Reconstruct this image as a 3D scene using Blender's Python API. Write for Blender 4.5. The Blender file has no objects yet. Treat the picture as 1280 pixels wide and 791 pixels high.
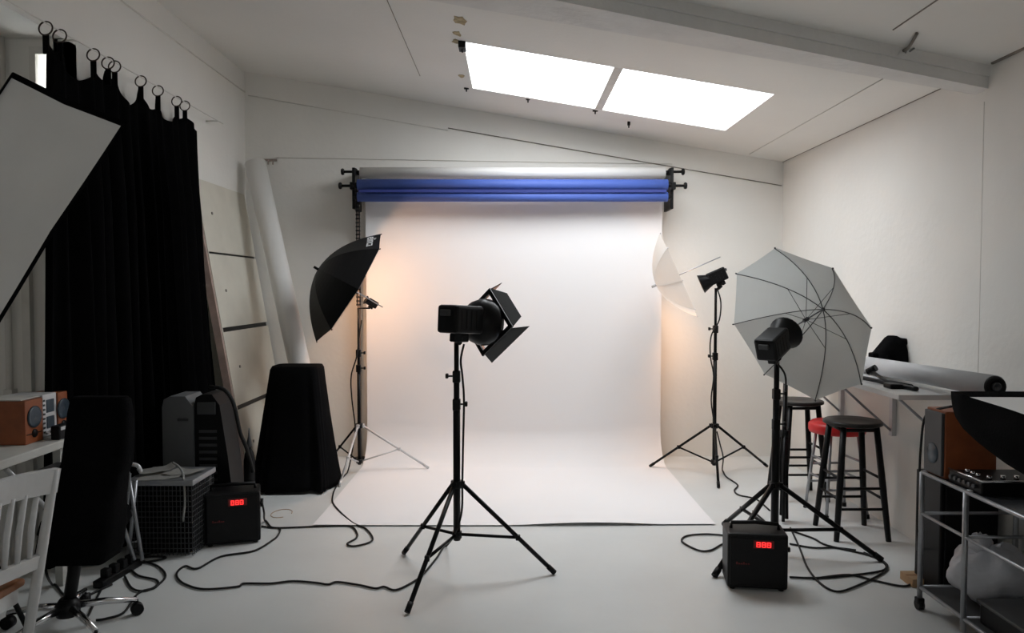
import bpy, bmesh, math, random
from mathutils import Vector, Matrix
random.seed(7)
C = bpy.context.scene.collection
F = 940.0; PITCH = math.atan(35.5/F); EYE = 1.6
cp, sp = math.cos(PITCH), math.sin(PITCH)

def ray(px, py):
    u = (px-640)/F; v = (395.5-py)/F
    return Vector((u, cp+v*sp, -sp+v*cp))
def at(px, py, Y):
    d = ray(px, py); t = Y/d.y
    return Vector((d.x*t, Y, EYE+d.z*t))
def fl(px, py, z=0.0):
    d = ray(px, py); t = (z-EYE)/d.z
    return Vector((d.x*t, d.y*t, z))
def V(*a): return Vector(a)

# ------------------------------------------------------------ materials
def mat(name, col, rough=0.6, metal=0.0, spec=None, noise=0.0, nscale=8.0, bump=0.0, bscale=60.0, emit=None, estr=0.0, sheen=0.0):
    m = bpy.data.materials.new(name); m.use_nodes = True
    nt = m.node_tree; b = nt.nodes['Principled BSDF']
    b.inputs['Base Color'].default_value = (*col, 1); b.inputs['Roughness'].default_value = rough
    b.inputs['Metallic'].default_value = metal
    tc = nt.nodes.new('ShaderNodeTexCoord')
    if noise > 0:
        n = nt.nodes.new('ShaderNodeTexNoise'); n.inputs['Scale'].default_value = nscale; n.inputs['Detail'].default_value = 6
        r = nt.nodes.new('ShaderNodeValToRGB')
        r.color_ramp.elements[0].position = .3; r.color_ramp.elements[1].position = .7
        r.color_ramp.elements[0].color = (*[c*(1-noise) for c in col], 1)
        r.color_ramp.elements[1].color = (*[min(1, c*(1+noise*.4)) for c in col], 1)
        nt.links.new(tc.outputs['Object'], n.inputs['Vector']); nt.links.new(n.outputs['Fac'], r.inputs['Fac'])
        nt.links.new(r.outputs['Color'], b.inputs['Base Color'])
    if bump > 0:
        n2 = nt.nodes.new('ShaderNodeTexNoise'); n2.inputs['Scale'].default_value = bscale; n2.inputs['Detail'].default_value = 4
        bp = nt.nodes.new('ShaderNodeBump'); bp.inputs['Strength'].default_value = bump; bp.inputs['Distance'].default_value = .02
        nt.links.new(tc.outputs['Object'], n2.inputs['Vector']); nt.links.new(n2.outputs['Fac'], bp.inputs['Height'])
        nt.links.new(bp.outputs['Normal'], b.inputs['Normal'])
    if max(col) < .03: spec = .2 if rough < .8 else .04
    if spec is not None: b.inputs['Specular IOR Level'].default_value = spec
    if sheen: b.inputs['Sheen Weight'].default_value = sheen
    if emit:
        b.inputs['Emission Color'].default_value = (*emit, 1); b.inputs['Emission Strength'].default_value = estr
    return m
def translucent(name, col, fac, rough=.8):
    m = bpy.data.materials.new(name); m.use_nodes = True; nt = m.node_tree
    out = nt.nodes['Material Output']; nt.nodes.remove(nt.nodes['Principled BSDF'])
    d = nt.nodes.new('ShaderNodeBsdfDiffuse'); t = nt.nodes.new('ShaderNodeBsdfTranslucent'); mx = nt.nodes.new('ShaderNodeMixShader')
    tc = nt.nodes.new('ShaderNodeTexCoord'); n = nt.nodes.new('ShaderNodeTexNoise'); n.inputs['Scale'].default_value = 5
    r = nt.nodes.new('ShaderNodeValToRGB')
    r.color_ramp.elements[0].color = (*[c*.93 for c in col], 1); r.color_ramp.elements[1].color = (*col, 1)
    nt.links.new(tc.outputs['Object'], n.inputs['Vector']); nt.links.new(n.outputs['Fac'], r.inputs['Fac'])
    for s in (d, t): nt.links.new(r.outputs['Color'], s.inputs['Color'])
    mx.inputs[0].default_value = fac
    nt.links.new(d.outputs[0], mx.inputs[1]); nt.links.new(t.outputs[0], mx.inputs[2]); nt.links.new(mx.outputs[0], out.inputs['Surface'])
    return m
M = dict(
 wall=mat('wall_paint', (.79,.775,.74), .75, noise=.05, nscale=1.3, bump=.09, bscale=22),
 ceil=mat('ceiling_paint', (.80,.785,.75), .8, noise=.05, nscale=.9, bump=.08, bscale=25),
 floor=mat('floor_paint', (.665,.68,.672), .42, noise=.07, nscale=1.6, bump=.05, bscale=18),
 beam=mat('beam_paint', (.72,.71,.69), .7, noise=.08, nscale=5, bump=.35, bscale=20),
 trim=mat('trim_paint', (.68,.66,.62), .6, noise=.1, nscale=9),
 seam=mat('seam_dark', (.26,.23,.20), .8, noise=.4, nscale=12),
 stain=mat('stain', (.50,.40,.24), .9, noise=.5, nscale=25),
 paper=mat('backdrop_white', (.84,.825,.83), .85, noise=.012, nscale=1.2),
 blue=mat('blue_paper', (.06,.115,.42), .6, noise=.06, nscale=8),
 blue2=mat('blue_dark', (.02,.035,.20), .7),
 black=mat('black_plastic', (.006,.006,.0065), .42, noise=.2, nscale=20),
 blackm=mat('black_metal', (.006,.006,.0065), .35, metal=.3, noise=.2, nscale=20),
 cloth=mat('black_cloth', (.005,.005,.0055), .95, noise=.3, nscale=4, bump=.2, bscale=120),
 velvet=mat('black_curtain_cloth', (.0055,.0055,.006), .92, noise=.25, nscale=3, bump=.1, bscale=150),
 umbblack=mat('black_nylon', (.007,.007,.008), .5, noise=.15, nscale=6),
 silver=mat('silver_lining', (.75,.75,.76), .3, metal=.8, noise=.05, nscale=12),
 chrome=mat('chrome', (.7,.7,.72), .18, metal=1., noise=.05, nscale=15),
 steel=mat('grey_steel', (.36,.37,.39), .38, metal=.7, noise=.15, nscale=14),
 lsteel=mat('light_steel', (.62,.62,.63), .4, metal=.3, noise=.1, nscale=14),
 graypl=mat('grey_plastic', (.13,.135,.14), .5, noise=.08, nscale=8),
 darkgr=mat('dark_grey', (.05,.052,.055), .55, noise=.15, nscale=10),
 wood=mat('orange_wood', (.28,.075,.022), .45, noise=.25, nscale=14),
 seatw=mat('brown_seat', (.30,.12,.05), .5, noise=.3, nscale=9),
 white=mat('white_wood', (.62,.62,.62), .5, noise=.06, nscale=9),
 desk=mat('desk_white', (.52,.52,.49), .5, noise=.12, nscale=6),
 panel=mat('panel_cream', (.66,.63,.55), .7, noise=.08, nscale=4),
 panedge=mat('panel_edge', (.42,.31,.27), .8, noise=.2, nscale=12),
 roll=mat('white_roll', (.74,.73,.71), .7, noise=.03, nscale=5),
 tubeg=mat('grey_tube', (.50,.51,.53), .5, noise=.08, nscale=6),
 red=mat('red_vinyl', (.62,.012,.015), .4, noise=.1, nscale=8),
 redled=mat('red_display', (.3,.0,.0), .4, emit=(1,.03,.03), estr=2.0),
 redtxt=mat('dark_red_print', (.16,.012,.012), .6),
 cable=mat('black_rubber', (.012,.012,.012), .55),
 gcable=mat('grey_cable', (.25,.25,.24), .6),
 bag=mat('plastic_bag', (.55,.56,.60), .35, noise=.15, nscale=10, bump=.6, bscale=12),
 card=mat('cardboard', (.42,.27,.15), .85, noise=.1, nscale=15),
 papers=mat('loose_paper', (.50,.49,.46), .8, noise=.15, nscale=10),
 stooltop=mat('worn_black_wood', (.028,.026,.024), .38, noise=.5, nscale=9),
 bronze=mat('bronze_ring', (.05,.035,.025), .4, metal=.6),
 copper=mat('copper_inside', (.45,.22,.13), .35, metal=.7, noise=.2, nscale=10),
 pole=mat('taupe_pole', (.33,.27,.24), .5, metal=.2, noise=.1, nscale=8),
 face=mat('softbox_face', (.80,.80,.79), .9, noise=.07, nscale=3),
 facew=mat('softbox_face_white', (.8,.8,.8), .9, noise=.03, nscale=3),
 lampglass=mat('lamp_glass', (.8,.6,.4), .3, emit=(1,.62,.32), estr=6),
 umbw=translucent('white_umbrella_cloth', (.80,.80,.78), .45),
 umbg=translucent('grey_umbrella_cloth', (.62,.64,.63), .35),
 cone=mat('woofer', (.03,.05,.07), .3, noise=.2, nscale=20),
 glassd=mat('dark_glass_top', (.045,.048,.055), .22),
)
def glass():
    m = bpy.data.materials.new('window_glass'); m.use_nodes = True; nt = m.node_tree
    out = nt.nodes['Material Output']; nt.nodes.remove(nt.nodes['Principled BSDF'])
    t = nt.nodes.new('ShaderNodeBsdfTransparent'); g = nt.nodes.new('ShaderNodeBsdfGlossy'); g.inputs['Roughness'].default_value = .05
    mx = nt.nodes.new('ShaderNodeMixShader')
    mx.inputs[0].default_value = .06; nt.links.new(t.outputs[0], mx.inputs[1]); nt.links.new(g.outputs[0], mx.inputs[2])
    nt.links.new(mx.outputs[0], out.inputs['Surface']); return m
M['glass'] = glass()

# ------------------------------------------------------------ mesh builder
def frame_for(d):
    d = d.normalized(); a = V(0,0,1) if abs(d.z) < .9 else V(1,0,0)
    x = a.cross(d).normalized(); y = d.cross(x).normalized()
    return x, y
class MB:
    def __init__(s): s.bm = bmesh.new()
    def box(s, lo, hi, mx=None):
        lo, hi = Vector(lo), Vector(hi)
        vs = [s.bm.verts.new((mx @ V(x,y,z)) if mx else V(x,y,z)) for x in (lo.x,hi.x) for y in (lo.y,hi.y) for z in (lo.z,hi.z)]
        for f in ((0,1,3,2),(4,6,7,5),(0,4,5,1),(2,3,7,6),(0,2,6,4),(1,5,7,3)): s.bm.faces.new([vs[i] for i in f])
        return s
    def bbox(s, lo, hi, b=.01, mx=None, seg=2):
        t = MB(); t.box(lo, hi)
        bmesh.ops.bevel(t.bm, geom=list(t.bm.edges), offset=b, segments=seg, affect='EDGES', profile=.5)
        return s.merge(t, mx)
    def merge(s, t, mx=None):
        mp = {v: s.bm.verts.new(mx @ v.co if mx else v.co) for v in t.bm.verts}
        for f in t.bm.faces:
            nf = s.bm.faces.new([mp[v] for v in f.verts]); nf.smooth = f.smooth
        t.bm.free(); return s
    def cyl(s, p0, p1, r0, r1=None, seg=12, cap=True, smooth=True):
        p0, p1 = Vector(p0), Vector(p1); r1 = r0 if r1 is None else r1
        x, y = frame_for(p1-p0); A = []; B = []
        for i in range(seg):
            a = 2*math.pi*i/seg; d = x*math.cos(a)+y*math.sin(a)
            A.append(s.bm.verts.new(p0+d*r0)); B.append(s.bm.verts.new(p1+d*r1))
        for i in range(seg):
            f = s.bm.faces.new((A[i],A[(i+1)%seg],B[(i+1)%seg],B[i])); f.smooth = smooth
        if cap: s.bm.faces.new(A[::-1]); s.bm.faces.new(B)
        return s
    def tube(s, pts, r, seg=8, closed=False):
        pts = [Vector(p) for p in pts]; n = len(pts); rings = []; px_ = None
        for i, p in enumerate(pts):
            if closed: d = pts[(i+1)%n]-pts[i-1]
            else: d = pts[min(i+1,n-1)]-pts[max(i-1,0)]
            if d.length < 1e-7: d = V(0,0,1)
            d.normalize()
            if px_ is None: x, y = frame_for(d)
            else:
                x = (px_-d*px_.dot(d))
                x = x.normalized() if x.length > 1e-5 else frame_for(d)[0]
                y = d.cross(x)
            px_ = x; rr = r[i] if isinstance(r, (list,tuple)) else r
            rings.append([s.bm.verts.new(p+(x*math.cos(2*math.pi*k/seg)+y*math.sin(2*math.pi*k/seg))*rr) for k in range(seg)])
        for i in range(n if closed else n-1):
            A, B = rings[i], rings[(i+1)%n]
            for k in range(seg):
                f = s.bm.faces.new((A[k],A[(k+1)%seg],B[(k+1)%seg],B[k])); f.smooth = True
        if not closed: s.bm.faces.new(rings[0][::-1]); s.bm.faces.new(rings[-1])
        return s
    def lathe(s, prof, mx=None, seg=24, cap=(True,True)):
        rings = []
        for (r, z) in prof:
            rings.append([s.bm.verts.new((mx @ V(r*math.cos(2*math.pi*k/seg), r*math.sin(2*math.pi*k/seg), z)) if mx else V(r*math.cos(2*math.pi*k/seg), r*math.sin(2*math.pi*k/seg), z)) for k in range(seg)])
        for A, B in zip(rings, rings[1:]):
            for k in range(seg):
                f = s.bm.faces.new((A[k],A[(k+1)%seg],B[(k+1)%seg],B[k])); f.smooth = True
        if cap[0]: s.bm.faces.new(rings[0][::-1])
        if cap[1]: s.bm.faces.new(rings[-1])
        return s
    def loft(s, rings, smooth=True, cap=True):
        R = [[s.bm.verts.new(p) for p in r] for r in rings]; n = len(R[0])
        for A, B in zip(R, R[1:]):
            for k in range(n):
                f = s.bm.faces.new((A[k],A[(k+1)%n],B[(k+1)%n],B[k])); f.smooth = smooth
        if cap: s.bm.faces.new(R[0][::-1]); s.bm.faces.new(R[-1])
        return s
    def slab(s, poly, n, t):        # polygon extruded by vector n*t
        n = Vector(n)
        A = [s.bm.verts.new(Vector(p)) for p in poly]; B = [s.bm.verts.new(Vector(p)+n*t) for p in poly]
        s.bm.faces.new(A[::-1]); s.bm.faces.new(B); k = len(A)
        for i in range(k): s.bm.faces.new((A[i],A[(i+1)%k],B[(i+1)%k],B[i]))
        return s
    def grid(s, fn, nu, nv, thick=0.0):
        P = [[fn(i/nu, j/nv) for j in range(nv+1)] for i in range(nu+1)]
        G = [[s.bm.verts.new(p) for p in r] for r in P]
        for i in range(nu):
            for j in range(nv):
                f = s.bm.faces.new((G[i][j],G[i+1][j],G[i+1][j+1],G[i][j+1])); f.smooth = True
        if thick:
            geo = bmesh.ops.solidify(s.bm, geom=list(s.bm.faces), thickness=thick)
        return s
    def build(s, name, m, parent=None, origin=None):
        bmesh.ops.recalc_face_normals(s.bm, faces=list(s.bm.faces))
        o0 = parent_origin(parent) if parent is not None else (Vector(origin) if origin is not None else V(0,0,0))
        for v in s.bm.verts: v.co -= o0
        me = bpy.data.meshes.new(name); s.bm.to_mesh(me); s.bm.free()
        me.materials.append(M[m] if isinstance(m, str) else m)
        o = bpy.data.objects.new(name, me); C.objects.link(o)
        if parent is not None: o.parent = parent
        else: o.location = o0
        return o
def parent_origin(p):
    r = V(0,0,0)
    while p is not None: r = r + p.location; p = p.parent
    return r
def rrect(cx, cy, w, d, z, r=.04, n=4):
    pts = []
    for (sx, sy, a0) in ((1,1,0),(-1,1,90),(-1,-1,180),(1,-1,270)):
        for k in range(n+1):
            a = math.radians(a0+90*k/n)
            pts.append(V(cx+sx*(w/2-r)+r*math.cos(a), cy+sy*(d/2-r)+r*math.sin(a), z))
    return pts
def tag(o, label=None, cat=None, group=None, kind=None):
    if label: o['label'] = label
    if cat: o['category'] = cat
    if group: o['group'] = group
    if kind: o['kind'] = kind
    return o
def thing(name, loc, label, cat, group=None):
    o = bpy.data.objects.new(name, None); C.objects.link(o); o.location = loc; o.empty_display_size = .1
    return tag(o, label, cat, group)
def struct(name, mb, m, label=None):
    o = mb.build(name, m); o['kind'] = 'structure'
    if label: o['label'] = label; o['category'] = name.split('_')[0]
    return o
def copy_tree(o, parent=None):
    c = o.copy(); C.objects.link(c); c.parent = parent
    for ch in list(o.children): copy_tree(ch, c)
    return c
def smooth_path(pts, n=6):
    pts = [Vector(p) for p in pts]; out = []
    for i in range(len(pts)-1):
        p0 = pts[max(i-1,0)]; p1 = pts[i]; p2 = pts[i+1]; p3 = pts[min(i+2,len(pts)-1)]
        for k in range(n):
            t = k/n
            out.append(.5*((2*p1)+(p2-p0)*t+(2*p0-5*p1+4*p2-p3)*t*t+(3*p1-p0-3*p2+p3)*t**3))
    out.append(pts[-1]); return out

# ------------------------------------------------------------ room
XL, XR, YB, YF = -2.5, 2.545, 7.1, -1.6
XBAY, YBAY, ZH = -3.3, 4.25, 2.99
def cz(x): return 2.78+.1665*(XR-x)
ZT = 4.2
struct('floor', MB().box((XBAY-.2, YF-.2, -.1), (XR+.2, YB+.2, 0)), 'floor', 'white painted concrete studio floor')
def wallpoly(pts, n, t): return MB().slab(pts, n, t)
struct('wall_back', wallpoly([V(XL-.2,YB,0), V(XR,YB,0), V(XR,YB,cz(XR)+.05), V(XL-.2,YB,cz(XL-.2)+.05)], (0,1,0), .15), 'wall', 'white painted back wall with sloping top')
# right wall, with a small step in the plaster near the cart
mb = MB(); mb.box((XR, 4.08, 0), (XR+.2, YB+.15, cz(XR)+.05)); mb.box((XR-.008, YF-.15, 0), (XR+.2, 4.08, cz(XR)+.05))
struct('wall_right', mb, 'wall', 'white painted right wall with a vertical plaster seam')
mb = MB(); mb.box((XL-.06, YBAY, 0), (XL, YB+.15, cz(XL)+.05)); mb.box((XL-.2, YF-.15, ZH), (XL, YBAY, cz(XL)+.05))
struct('wall_left', mb, 'wall', 'white painted left wall above and beyond the bay')
mb = MB(); mb.box((XBAY-.15, YF-.15, 0), (XBAY, YBAY+.12, ZH)); mb.box((XBAY-.15, YF-.15, ZH), (XL-.2, YBAY+.12, ZH+.1))
struct('wall_bay', mb, 'wall')
struct('wall_front', MB().box((XBAY-.15, YF-.15, 0), (XR+.2, YF, ZT)), 'wall')
# end wall of the bay with a small high window
wx0, wx1, wz0, wz1 = -2.650, -2.57, 1.95, 2.90
mb = MB(); y0, y1 = YBAY, YBAY+.12
mb.box((XBAY, y0, 0), (XL, y1, wz0)); mb.box((XBAY, y0, wz1), (XL, y1, ZH)); mb.box((XBAY, y0, wz0), (wx0, y1, wz1)); mb.box((wx1, y0, wz0), (XL, y1, wz1))
struct('wall_end', mb, 'wall')
wn = struct('window_1', MB().box((wx0, y0+.05, wz0), (wx1, y0+.055, wz1)), 'glass', 'narrow window strip lit by daylight beside the black curtain')
mb = MB(); mb.box((wx0-.035, y0-.02, wz0-.04), (wx0, y0-.001, wz1+.04)); mb.box((wx0, y0-.02, wz1), (wx1, y0-.001, wz1+.04)); mb.box((wx0, y0-.02, wz0-.04), (wx1, y0-.001, wz0))
f = mb.build('window_frame', 'trim', wn)
# vertical board and pipe beside the bay window
struct('trim_1', MB().box((-2.75, 4.215, 0), (-2.705, 4.25, 2.5)), 'trim', 'pale vertical board at the left edge of the curtain')
pp = MB().cyl((-2.83,4.22,0), (-2.83,4.22,ZH), .018)
for z in (1.0, 2.6): pp.box((-2.855,4.2,z), (-2.805,4.25,z+.03))
struct('trim_2', pp, 'trim', 'thin vertical pipe on the bay wall above the speakers')

# skylight opening from the photo's corners, on the sloping ceiling plane
def on_ceil(px, py):
    d = ray(px, py); k = 2.78+.1665*XR
    t = (k-EYE)/(d.z+.1665*d.x); return V(d.x*t, d.y*t, EYE+d.z*t)
a, b, c_, d_ = on_ceil(582,53), on_ceil(970,118), on_ceil(905,163), on_ceil(589,110)
SX0, SX1 = (a.x+d_.x)/2, (b.x+c_.x)/2; SY0, SY1 = (a.y+b.y)/2, (c_.y+d_.y)/2
print('SKY', SX0, SX1, SY0, SY1, a, b, c_, d_)
def cslab(mb, x0, x1, ya, yb, zoff=0, t=.07):
    lo = [V(x0,ya,cz(x0)+zoff), V(x1,ya,cz(x1)+zoff), V(x1,yb,cz(x1)+zoff), V(x0,yb,cz(x0)+zoff)]
    mb.slab(lo, (0,0,1), t)
mb = MB()
cslab(mb, XL-.2, SX0, YF-.15, YB+.15); cslab(mb, SX1, XR+.2, YF-.15, YB+.15)
cslab(mb, SX0, SX1, YF-.15, SY0); cslab(mb, SX0, SX1, SY1, YB+.15)
struct('ceiling', mb, 'ceil', 'white sloping ceiling')
H_ = .12
mb = MB(); w = .04
cslab(mb, SX0-w, SX0, SY0-w, SY1+w, .07, H_); cslab(mb, SX1, SX1+w, SY0-w, SY1+w, .07, H_)
cslab(mb, SX0, SX1, SY0-w, SY0, .07, H_); cslab(mb, SX0, SX1, SY1, SY1+w, .07, H_)
sky = struct('window_2', mb, 'facew', 'bright rectangular skylight with white shaft and one dividing bar')
sky['category'] = 'skylight'
g = MB(); cslab(g, SX0, SX1, SY0, SY1, .07+H_-.02, .006); g.build('window_pane', 'glass', sky)
bx = on_ceil(775,85).x; bx2 = on_ceil(748,135).x; bm_ = (bx+bx2)/2
g = MB(); cslab(g, bm_-.03, bm_+.03, SY0, SY1, .0, .05); g.build('glazing_bar', 'trim', sky)
# the heavy beam across the ceiling
mb = MB(); dr = .12
def bsec(x, yf, yb, t0, dr): return [V(x,yf,cz(x)+.01), V(x,yb,cz(x)+.01), V(x,yb,cz(x)-dr), V(x,yf,cz(x)-dr)]
mb.loft([bsec(XL,3.60,4.12,0,dr), bsec(XR,4.05,4.17,0,dr)], smooth=False)
mb.loft([bsec(XL,3.585,3.60,0,.05), bsec(XR,4.035,4.05,0,.06)], smooth=False)
struct('beam', mb, 'beam', 'large white painted beam across the sloping ceiling')
# seams, strips, thin wires
def wire(name, p, q, r, m='seam', lab=None):
    o = MB().cyl(p, q, r, seg=6).build(name, m); o['kind'] = 'structure'
    if lab: o['label'] = lab; o['category'] = 'strip'
    return o
def cstrip(name, x0, y0, x1, y1, w=.006, lab=None, m='seam'):
    p, q = V(x0,y0,cz(x0)-.001), V(x1,y1,cz(x1)-.001)
    return wire(name, p, q, w, m, lab)
wire('trim_3', V(XL+.004,YBAY-3,3.44), V(XL+.004,YB,3.43), .006, 'trim')
wire('trim_4', at(310,119,YB-.006), at(560,163,YB-.006), .004, 'trim')
wire('trim_5', at(560,160,YB-.008), at(977,232,YB-.008), .0045, 'seam', 'thin dark cable running down along the top of the back wall')
wire('trim_6', at(345,197,YB-.006), at(840,205,YB-.006), .003, 'trim')
cstrip('trim_7', -.75, 4.1, -.75, 6.2, .003)
cstrip('trim_8', XR-.35, 4.3, XR-.35, 7.0, .004, m='trim'); cstrip('trim_9', XR-.006, 4.3, XR-.006, YB, .003)
cstrip('trim_10', 1.9, 2.6, 1.9, 3.8, .004)
cstrip('trim_11', XR-.02, 3.3, XR-.02, 4.0, .009)
wire('trim_12', V(XR-.004,4.08,.0), V(XR-.004,4.08,2.6), .006, 'trim')
# stain patches where a fitting was torn off the ceiling
for i, (px, py, s) in enumerate(((575,25,.055),(572,42,.03),(571,52,.035),(577,95,.03))):
    c = on_ceil(px, py); mb = MB(); ring = []
    for k in range(11):
        a_ = 2*math.pi*k/11; r_ = s*random.uniform(.6,1.2)
        x = c.x+r_*math.cos(a_); ring.append(V(x, c.y+1.6*r_*math.sin(a_), cz(x)-.003))
    mb.slab(ring, (0,0,1), .004); tag(mb.build('paint_patch', 'stain', origin=c), 'small peeled yellowish patches on the ceiling left of the skylight', 'stain', 'peeled patches by the skylight')
def clip(px, py, sx, sy, sz, lab, cat='bracket', name='bracket'):
    c = on_ceil(px, py); c.z -= sz/2-.002
    t = thing(name, c, lab, cat)
    MB().bbox(c-V(sx,sy,sz)/2, c+V(sx,sy,sz)/2, .004).build('plate', 'black', t)
    MB().cyl(c-V(0,0,sz/2+.02), c, .006, seg=8).build('peg', 'black', t)
clip(578,54,.05,.11,.045, 'black bracket at the top left corner of the skylight')
clip(583,110,.04,.03,.012, 'small black catch at the lower left corner of the skylight')
clip(660,124,.035,.02,.01, 'small dark catch below the left skylight pane')
clip(744,138,.045,.02,.012, 'black catch below the skylight dividing bar')
clip(786,152,.025,.02,.035, 'small black hook hanging from the ceiling below the right skylight pane', 'hook', 'ceiling_hook')
c = on_ceil(1132,55)
t = thing('loose_cable', c, 'short loose cable end hanging from the ceiling in front of the beam', 'cable')
p0, p1, p2 = on_ceil(1118,64), on_ceil(1134,56), on_ceil(1146,40)
MB().tube(smooth_path([p0+V(0,0,-.01), p1+V(0,0,-.02), p2+V(0,0,-.008)]), .009, 6).build('cable_sheath', 'seam', t)
MB().tube(smooth_path([p1+V(.0,0,-.02), p1+V(.02,.05,-.03), p1+V(.05,.02,-.01)]), .005, 6).build('wire_end', 'gcable', t)
# little hook rail on the back wall
c = at(336,200,YB-.01); t = thing('hook_rail', c, 'small hook rail on the back wall beside the leaning white roll', 'hook rail')
MB().box(c-V(.075,.006,.01), c+V(.075,.01,.01)).build('rail', 'pole', t)
for k in (-1,0,1):
    MB().tube([c+V(k*.045,-.004,0), c+V(k*.045,-.02,-.02), c+V(k*.045,-.022,-.045)], .006, 6).build('hook', 'pole', t)

# ------------------------------------------------------------ backdrop
RX0, RX1 = -1.375, 1.385
def roll(name, Y, z, r, m, lab, x0=RX0, x1=RX1, parent=None):
    t = thing(name, V(0,Y,z-r), lab, 'backdrop roll')
    MB().cyl((x0,Y,z), (x1,Y,z), r, seg=24).build('paper_roll', m, t)
    MB().cyl((x0-.035,Y,z), (x0+.01,Y,z), .022).build('core', 'black', t); MB().cyl((x1-.01,Y,z), (x1+.035,Y,z), .022).build('core', 'black', t)
    return t
zW = at(640,216,6.86).z; zB1 = at(640,231,6.74).z; zB2 = at(640,246,6.74).z
rw = roll('backdrop_roll', 6.86, zW, .05, 'roll', 'white seamless paper roll hung above the blue rolls, its sheet sweeping down onto the floor')
rb = roll('backdrop_roll', 6.74, zB1, .050, 'blue', 'upper of the two rolls of royal blue backdrop paper')
rc = roll('backdrop_roll', 6.74, zB2, .044, 'blue', 'lower of the two rolls of royal blue backdrop paper')
MB().box((RX0+.02,6.685,zB1-.072), (RX1-.02,6.694,zB1-.048)).build('dark_strip', 'blue2', rb)  # darker blue strip across the gap between the two rolls
PX0, PX1 = -1.34, 1.375
Yh, rS = 6.92, .30; Ye = fl(640,658).y
Lh = zW-rS; Lc = math.pi/2*rS; Lf = Yh-rS-Ye; LT = Lh+Lc+Lf
def paper(u, v):
    s = v*LT; e = 0
    if s < Lh: y, z = Yh, zW-s
    elif s < Lh+Lc:
        a_ = (s-Lh)/rS; y, z = Yh-rS+rS*math.cos(a_), rS-rS*math.sin(a_)
    else:
        y, z = Yh-rS-(s-Lh-Lc), 0
    x = PX0+(PX1-PX0)*u
    fr = max(0, (s-Lh-Lc)/Lf)
    z += .004
    if fr > .8:     # the end waves up off the floor a little
        z += (fr-.8)/.2*(.006+.014*max(0, math.sin(u*9.0-4.6))*(1 if u > .45 else .2))
        y += .05*max(0,u-.45)*((fr-.8)/.2)
    if s < Lh: y += .006*math.sin(u*7+z*2)
    return V(x, y, z)
mb = MB(); mb.grid(paper, 60, 120); mb.build('paper_sheet', 'paper', rw)
# left support pole and both holders
t = thing('backdrop_stand', V(-1.43,7.0,0), 'taupe upright pole holding the left end of the backdrop rolls', 'backdrop stand')
MB().cyl((-1.425,7.0,0.012), (-1.425,7.0,2.66), .017).build('pole', 'pole', t)
MB().cyl((-1.425,7.0,0), (-1.425,7.0,.012), .06, seg=20).build('base', 'blackm', t)
def holder(x, s, lab):
    zs = (zW+.005, zB1-.01)
    t = thing('roll_holder', V(x,6.85,zB2), lab, 'bracket')
    MB().bbox((x-.014,6.80,zB2-.10), (x+.014,7.1,zW+.04), .006).build('plate', 'black', t)
    for zz, yy in ((zW+.01,6.86),(zB1-.005,6.76)):
        h = MB(); h.cyl((x,yy,zz), (x+s*.10,yy,zz), .012); h.build('hook_arm', 'black', t)
        k = MB(); k.lathe([(.026,-.012),(.032,0),(.026,.012)], Matrix.Translation((x+s*.11,yy,zz)) @ Matrix.Rotation(math.pi/2,4,'Y'), 16); k.build('knob', 'black', t)
        c2 = MB(); c2.bbox((x-.02,yy-.03,zz-.035), (x+.02,yy+.03,zz+.03), .006); c2.build('cradle', 'black', t)
    return t
holder(-1.425, -1, 'black double hook holder at the left end of the backdrop rolls')
holder(1.44, 1, 'black double hook holder at the right end of the backdrop rolls')
# bead chain
cx = at(447,260,6.75).x; z0, z1 = zB1, 1.45
mb = MB()
for dx in (-.014,.014):
    mb.cyl((cx+dx,6.76,z1),(cx+dx,6.76,z0),.004,seg=6)
z = z1
while z < z0:
    mb.cyl((cx-.02,6.76,z),(cx+.02,6.76,z),.007,seg=6); z += .035
tag(mb.build('pull_chain', 'black', origin=(cx,6.76,z1)), 'black beaded pull chain hanging from the left roll holder', 'chain')

# ------------------------------------------------------------ curtain
XRD = -2.40
ring_px = [65,82,123,141,149,181,202,225,235]
def yof(px): return -XRD*F/(640-px)
zR = EYE+.5565*(-XRD)
t = thing('curtain_rod', V(XRD,3.3,zR+.03), 'thin pale curtain wire above the black curtain', 'curtain rod')
MB().cyl((XRD,2.0,zR+.028),(XRD,6.3,zR+.028),.004,seg=8).build('rod','trim',t)
for y in (2.1,4.2,6.2): MB().cyl((XRD,y,zR+.028),(XL-.0,y,zR+.028),.006,seg=8).build('bracket','trim',t)
cur = thing('curtain', V(XRD,4.9,0), 'floor length black curtain hanging from rings over the left wall', 'curtain')
ys = [yof(p) for p in ring_px]; Y0, Y1 = yof(66), yof(250)
def topz(y):
    d = min(abs(y-q) for q in ys)
    lo = max([q for q in ys if q <= y], default=None); hi = min([q for q in ys if q > y], default=None)
    zt = zR-.036
    if lo is None: return zt-.25*min(1,(hi-y)/.15)*0.3
    if hi is None: return zt-.03-.35*(y-lo)
    g = hi-lo; u = (y-lo)/g
    k = (4*u*(1-u))**.8
    return zt-min(.30,.42*g+.015)*k
def curt(u, v):
    y = Y0+(Y1-Y0)*u
    tx, ty = XRD, y
    bu = u
    if bu < .12: bx_, by = -2.62+(.20)*(bu/.12), 4.13+.12*(bu/.12)
    else:
        w_ = (bu-.12)/.88; bx_, by = -2.42+.21*w_**1.3, 4.25+1.5*w_
    k = v**(.75+.9*u)
    zt = topz(y); z = zt+(0.03-zt)*v
    ph = 2*math.pi*u*15+1.3*math.sin(u*9)
    amp = (.008+.035*min(1,v*4))*(1 if u > .1 else .3)
    x = tx+(bx_-tx)*k+amp*math.sin(ph)+.012*math.sin(ph*.37+3*v)
    yy = ty+(by-ty)*k+.4*amp*math.cos(ph*.9)
    return V(x, yy, z)
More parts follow.
